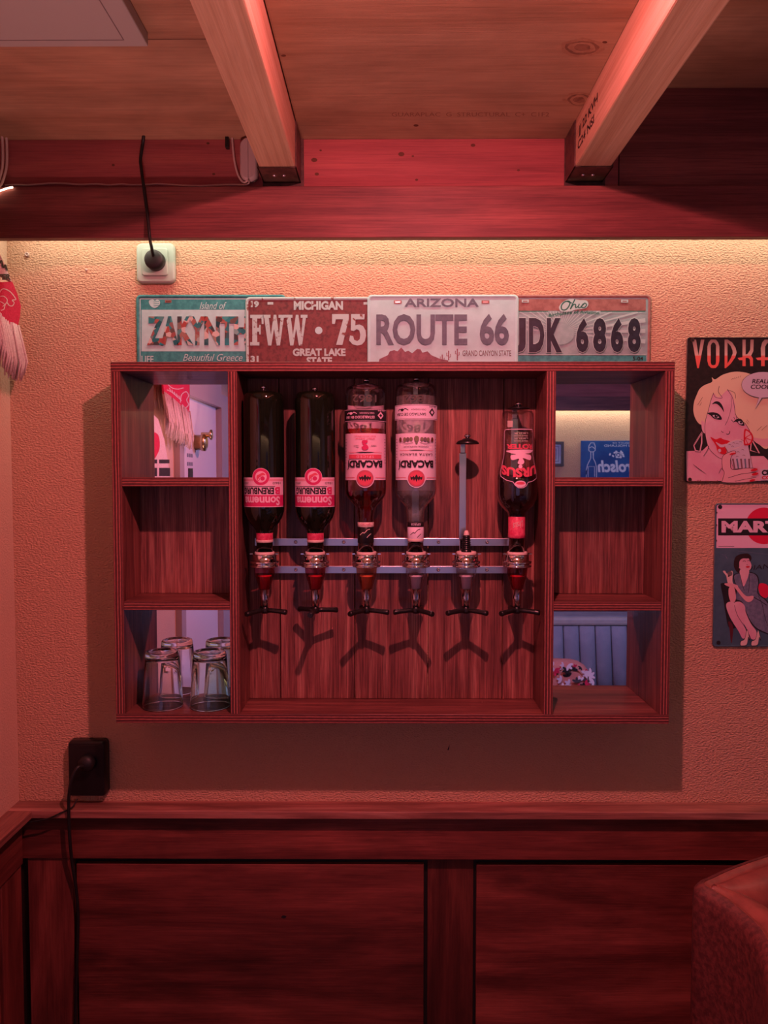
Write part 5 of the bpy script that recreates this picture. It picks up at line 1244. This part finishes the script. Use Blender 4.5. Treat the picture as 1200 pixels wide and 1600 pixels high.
# sofa against the far wall: upright channels, a plain band on top
SFY = -2.38                               # front of the back rest at its top
so = empty('sofa', (1.55, SFY + .1, 0), 'grey channel tufted sofa standing in the back of the room', 'sofa')
ztop = mir(930, 965.5, SFY).z; zb0 = mir(930, 978, SFY).z; zseat = .42
sx0, sx1 = .55, 2.25
MB().box((sx0, SFY -0.200, zb0 - .04), (sx1, SFY - .05, ztop), 'x').build('back_frame', 'sofa', so, bevel=.01)
MB().box((sx0, SFY - .0499, zb0), (sx1, SFY, ztop)).build('top_band', 'sofa_band', so, bevel=.012)
cw = mir(906, 990, SFY).x - mir(881, 990, SFY).x; xs0 = mir(881, 990, SFY).x; kk = math.floor((xs0 - sx0) / cw); x_ = xs0 - kk * cw
while x_ < sx1 - .02:
    xe = min(x_ + cw - .004, sx1); n = 8; rows = []
    for z_, yo in ((zseat, .07), (zseat + (zb0 - zseat) * .5, .035), (zb0 - .002, 0)):
        rows.append([(x_ + (xe - x_) * i / n, SFY + yo + .016 * math.sin(PI * i / n) - .012, z_) for i in range(n + 1)])
    rows = list(reversed(rows))
    mb = MB(); mb.grid(rows)
    bk = [[(p[0], SFY -0.060, p[2]) for p in r] for r in rows]; mb.grid([list(reversed(r)) for r in bk])
    for r, s_ in ((rows, bk),):
        mb.face([*r[0], *reversed(s_[0])]); mb.face([*reversed(r[-1]), *s_[-1]])
        mb.face([r[0][0], s_[0][0], s_[1][0], s_[2][0], r[2][0], r[1][0]]); mb.face([r[0][-1], r[1][-1], r[2][-1], s_[2][-1], s_[1][-1], s_[0][-1]])
    mb.build('back_channel', 'sofa', so, recalc=True); x_ += cw
MB().box((sx0, SFY -0.305, .10), (sx1, SFY - .07, zb0 - .041)).build('back_shell', 'sofa', so)
MB().box((sx0, SFY -0.050, .12), (sx1, SFY +0.620, .42)).build('seat', 'sofa', so, bevel=.04)
for lx in (sx0 + .08, sx1 - .08):
    for ly in (SFY - .22, SFY + .52): MB().lathe([(.018, 0), (.025, .12)], lx, ly, 12).build('leg', 'black', so)
cpos = mir(874, 1052, SFY + .14)
cu_ = empty('cushion', (cpos.x, SFY + .14, zseat), 'floral cushion with white petals lying on the grey sofa', 'cushion')
mb = MB(); n = 24; rows = []
hw, hh = .19, .125; cz_ = zseat + hh + .002
for j in range(7):
    t = -1 + 2 * j / 6
    s_ = math.sqrt(max(0, 1 - abs(t) ** 2.2)) * .30 + .70
    rows.append([(cpos.x - .02 + hw * s_ * math.copysign(abs(math.cos(2 * PI * i / n)) ** .55, math.cos(2 * PI * i / n)) * .9, SFY + .15 + t * .075 - .12 * (hh * s_ * math.sin(2 * PI * i / n)) , cz_ + hh * s_ * math.copysign(abs(math.sin(2 * PI * i / n)) ** .7, math.sin(2 * PI * i / n))) for i in range(n)])
mb.grid(rows, closed=True); mb.face(rows[0]); mb.face(list(reversed(rows[-1]))); mb.build('cover', 'cushion', cu_, recalc=True)
a = Art(lambda u, v, off: Vector((cpos.x - .02 + u, SFY + .15 + .0755 + off - .12 * v, cz_ + v)), up=True)
rnd = random.Random(4)
for q in range(110):
    u_, v_ = rnd.uniform(-.17, .17), rnd.uniform(-.092, .115)
    if (u_ / .175) ** 4 + (v_ / .118) ** 4 > 1: continue
    m_ = ['cush_white', 'ink', 'scarf_red', 'cush_white', 'lilac', 'seam'][q % 6]; s_ = rnd.uniform(.5, 1.0)
    for k in range(3): a.disc(u_ + .012 * s_ * math.cos(k * 1.1 + q), v_ + .012 * s_ * math.sin(k * 1.1 + q), .015 * s_, m_, .007 * s_, n=9, rot=k * 1.1 + q)
a.build('petal_print', cu_)

# ------------------------------------------------------------------ tub chair at the right edge
ZRIM = E - 0.69
rim = [at_z(1245, 1700, ZRIM), at_z(1240, 1585, ZRIM), at_z(1222, 1500, ZRIM), at_z(1200, 1455, ZRIM), at_z(1176, 1430, ZRIM), at_z(1146, 1406, ZRIM), at_z(1118, 1388, ZRIM), at_z(1108, 1381, ZRIM), at_z(1122, 1374, ZRIM), at_z(1150, 1361, ZRIM), at_z(1200, 1343, ZRIM)]
rim = [Vector((p.x, p.y)) for p in rim]
path = rim + [Vector(q) for q in ((.78, -.178), (.90, -.150), (1.02, -.142), (1.12, -.160), (1.185, -.215), (1.205, -.30), (1.205, -.40), (1.20, -.50))]
fine = smooth_open([(p.x, p.y) for p in path], 4)
ch = empty('tub_chair', (.85, -.42, 0), 'red brown leather tub chair with its back to the wainscot in the right corner', 'chair')
sec = [(-.024, -.45), (-.026, -.20), (-.026, -.03), (-.024, -.012), (-.017, -.003), (-.008, 0)], [(-.008, -.0008), (-.001, -.003), (.003, -.008), (.010, -.002), (.024, .001), (.045, -.006), (.062, -.030), (.075, -.09), (.085, -.22), (.088, -.42)]
def sweep(sec_):
    rows = []
    for i, p in enumerate(fine):
        a_ = Vector(fine[max(i - 1, 0)]); b_ = Vector(fine[min(i + 1, len(fine) - 1)]); t = (b_ - a_).normalized(); n_ = Vector((t.y, -t.x))
        k_ = 1 - .62 * math.exp(-((i - 27) / 5.0) ** 2) - .45 * math.exp(-((i - 55) / 5.0) ** 2)
        rows.append([(p[0] + n_.x * (o_ * k_ if o_ > .004 else o_), p[1] + n_.y * (o_ * k_ if o_ > .004 else o_), ZRIM + z_) for o_, z_ in sec_])
    return rows
r1 = sweep(sec[0]); r2 = sweep(sec[1])
mb = MB(); mb.grid(r1)
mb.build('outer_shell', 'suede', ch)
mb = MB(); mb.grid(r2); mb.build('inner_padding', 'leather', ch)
for i in (0, -1):
    loop = r1[i] + r2[i]; mb = MB(); mb.face(loop if i else list(reversed(loop))); mb.build('arm_front', 'suede', ch)
# dark tubes laid along the creases of the padding
cr = MB(); n = len(fine)
for i in (6, 10, 14, 40, 46, 52, 64, 68):
    if i > n - 3: continue
    q = r2[i]; cr.tube([Vector(q[k]) + Vector((0, 0, .0002)) for k in (4, 5, 6, 7, 8)], [.0004, .0010, .0014, .0014, .001], 6)
cr.build('crease_seam', 'seam', ch)
inner = [Vector(r[-1][:2]) for r in r2]; 
seatp = [(p.x, p.y) for p in inner]
mb = MB(); mb.prism(seatp, lambda u, v: (u, v, .48), lambda u, v: (u, v, .36)); mb.build('seat_cushion', 'leather', ch, recalc=True)
base = [(p[0], p[1]) for p in fine]
mb = MB(); mb.prism(base, lambda u, v: (u, v, .44), lambda u, v: (u, v, .20)); mb.build('base', 'suede', ch, recalc=True)
for k in (2, 12, n - 13, n - 3):
    p = Vector(fine[k]); c0 = Vector((sum(q[0] for q in fine) / n, sum(q[1] for q in fine) / n)); p = p + (c0 - p) * .12
    MB().lathe([(.014, 0), (.022, .20)], p.x, p.y, 12).build('leg', 'black', ch)
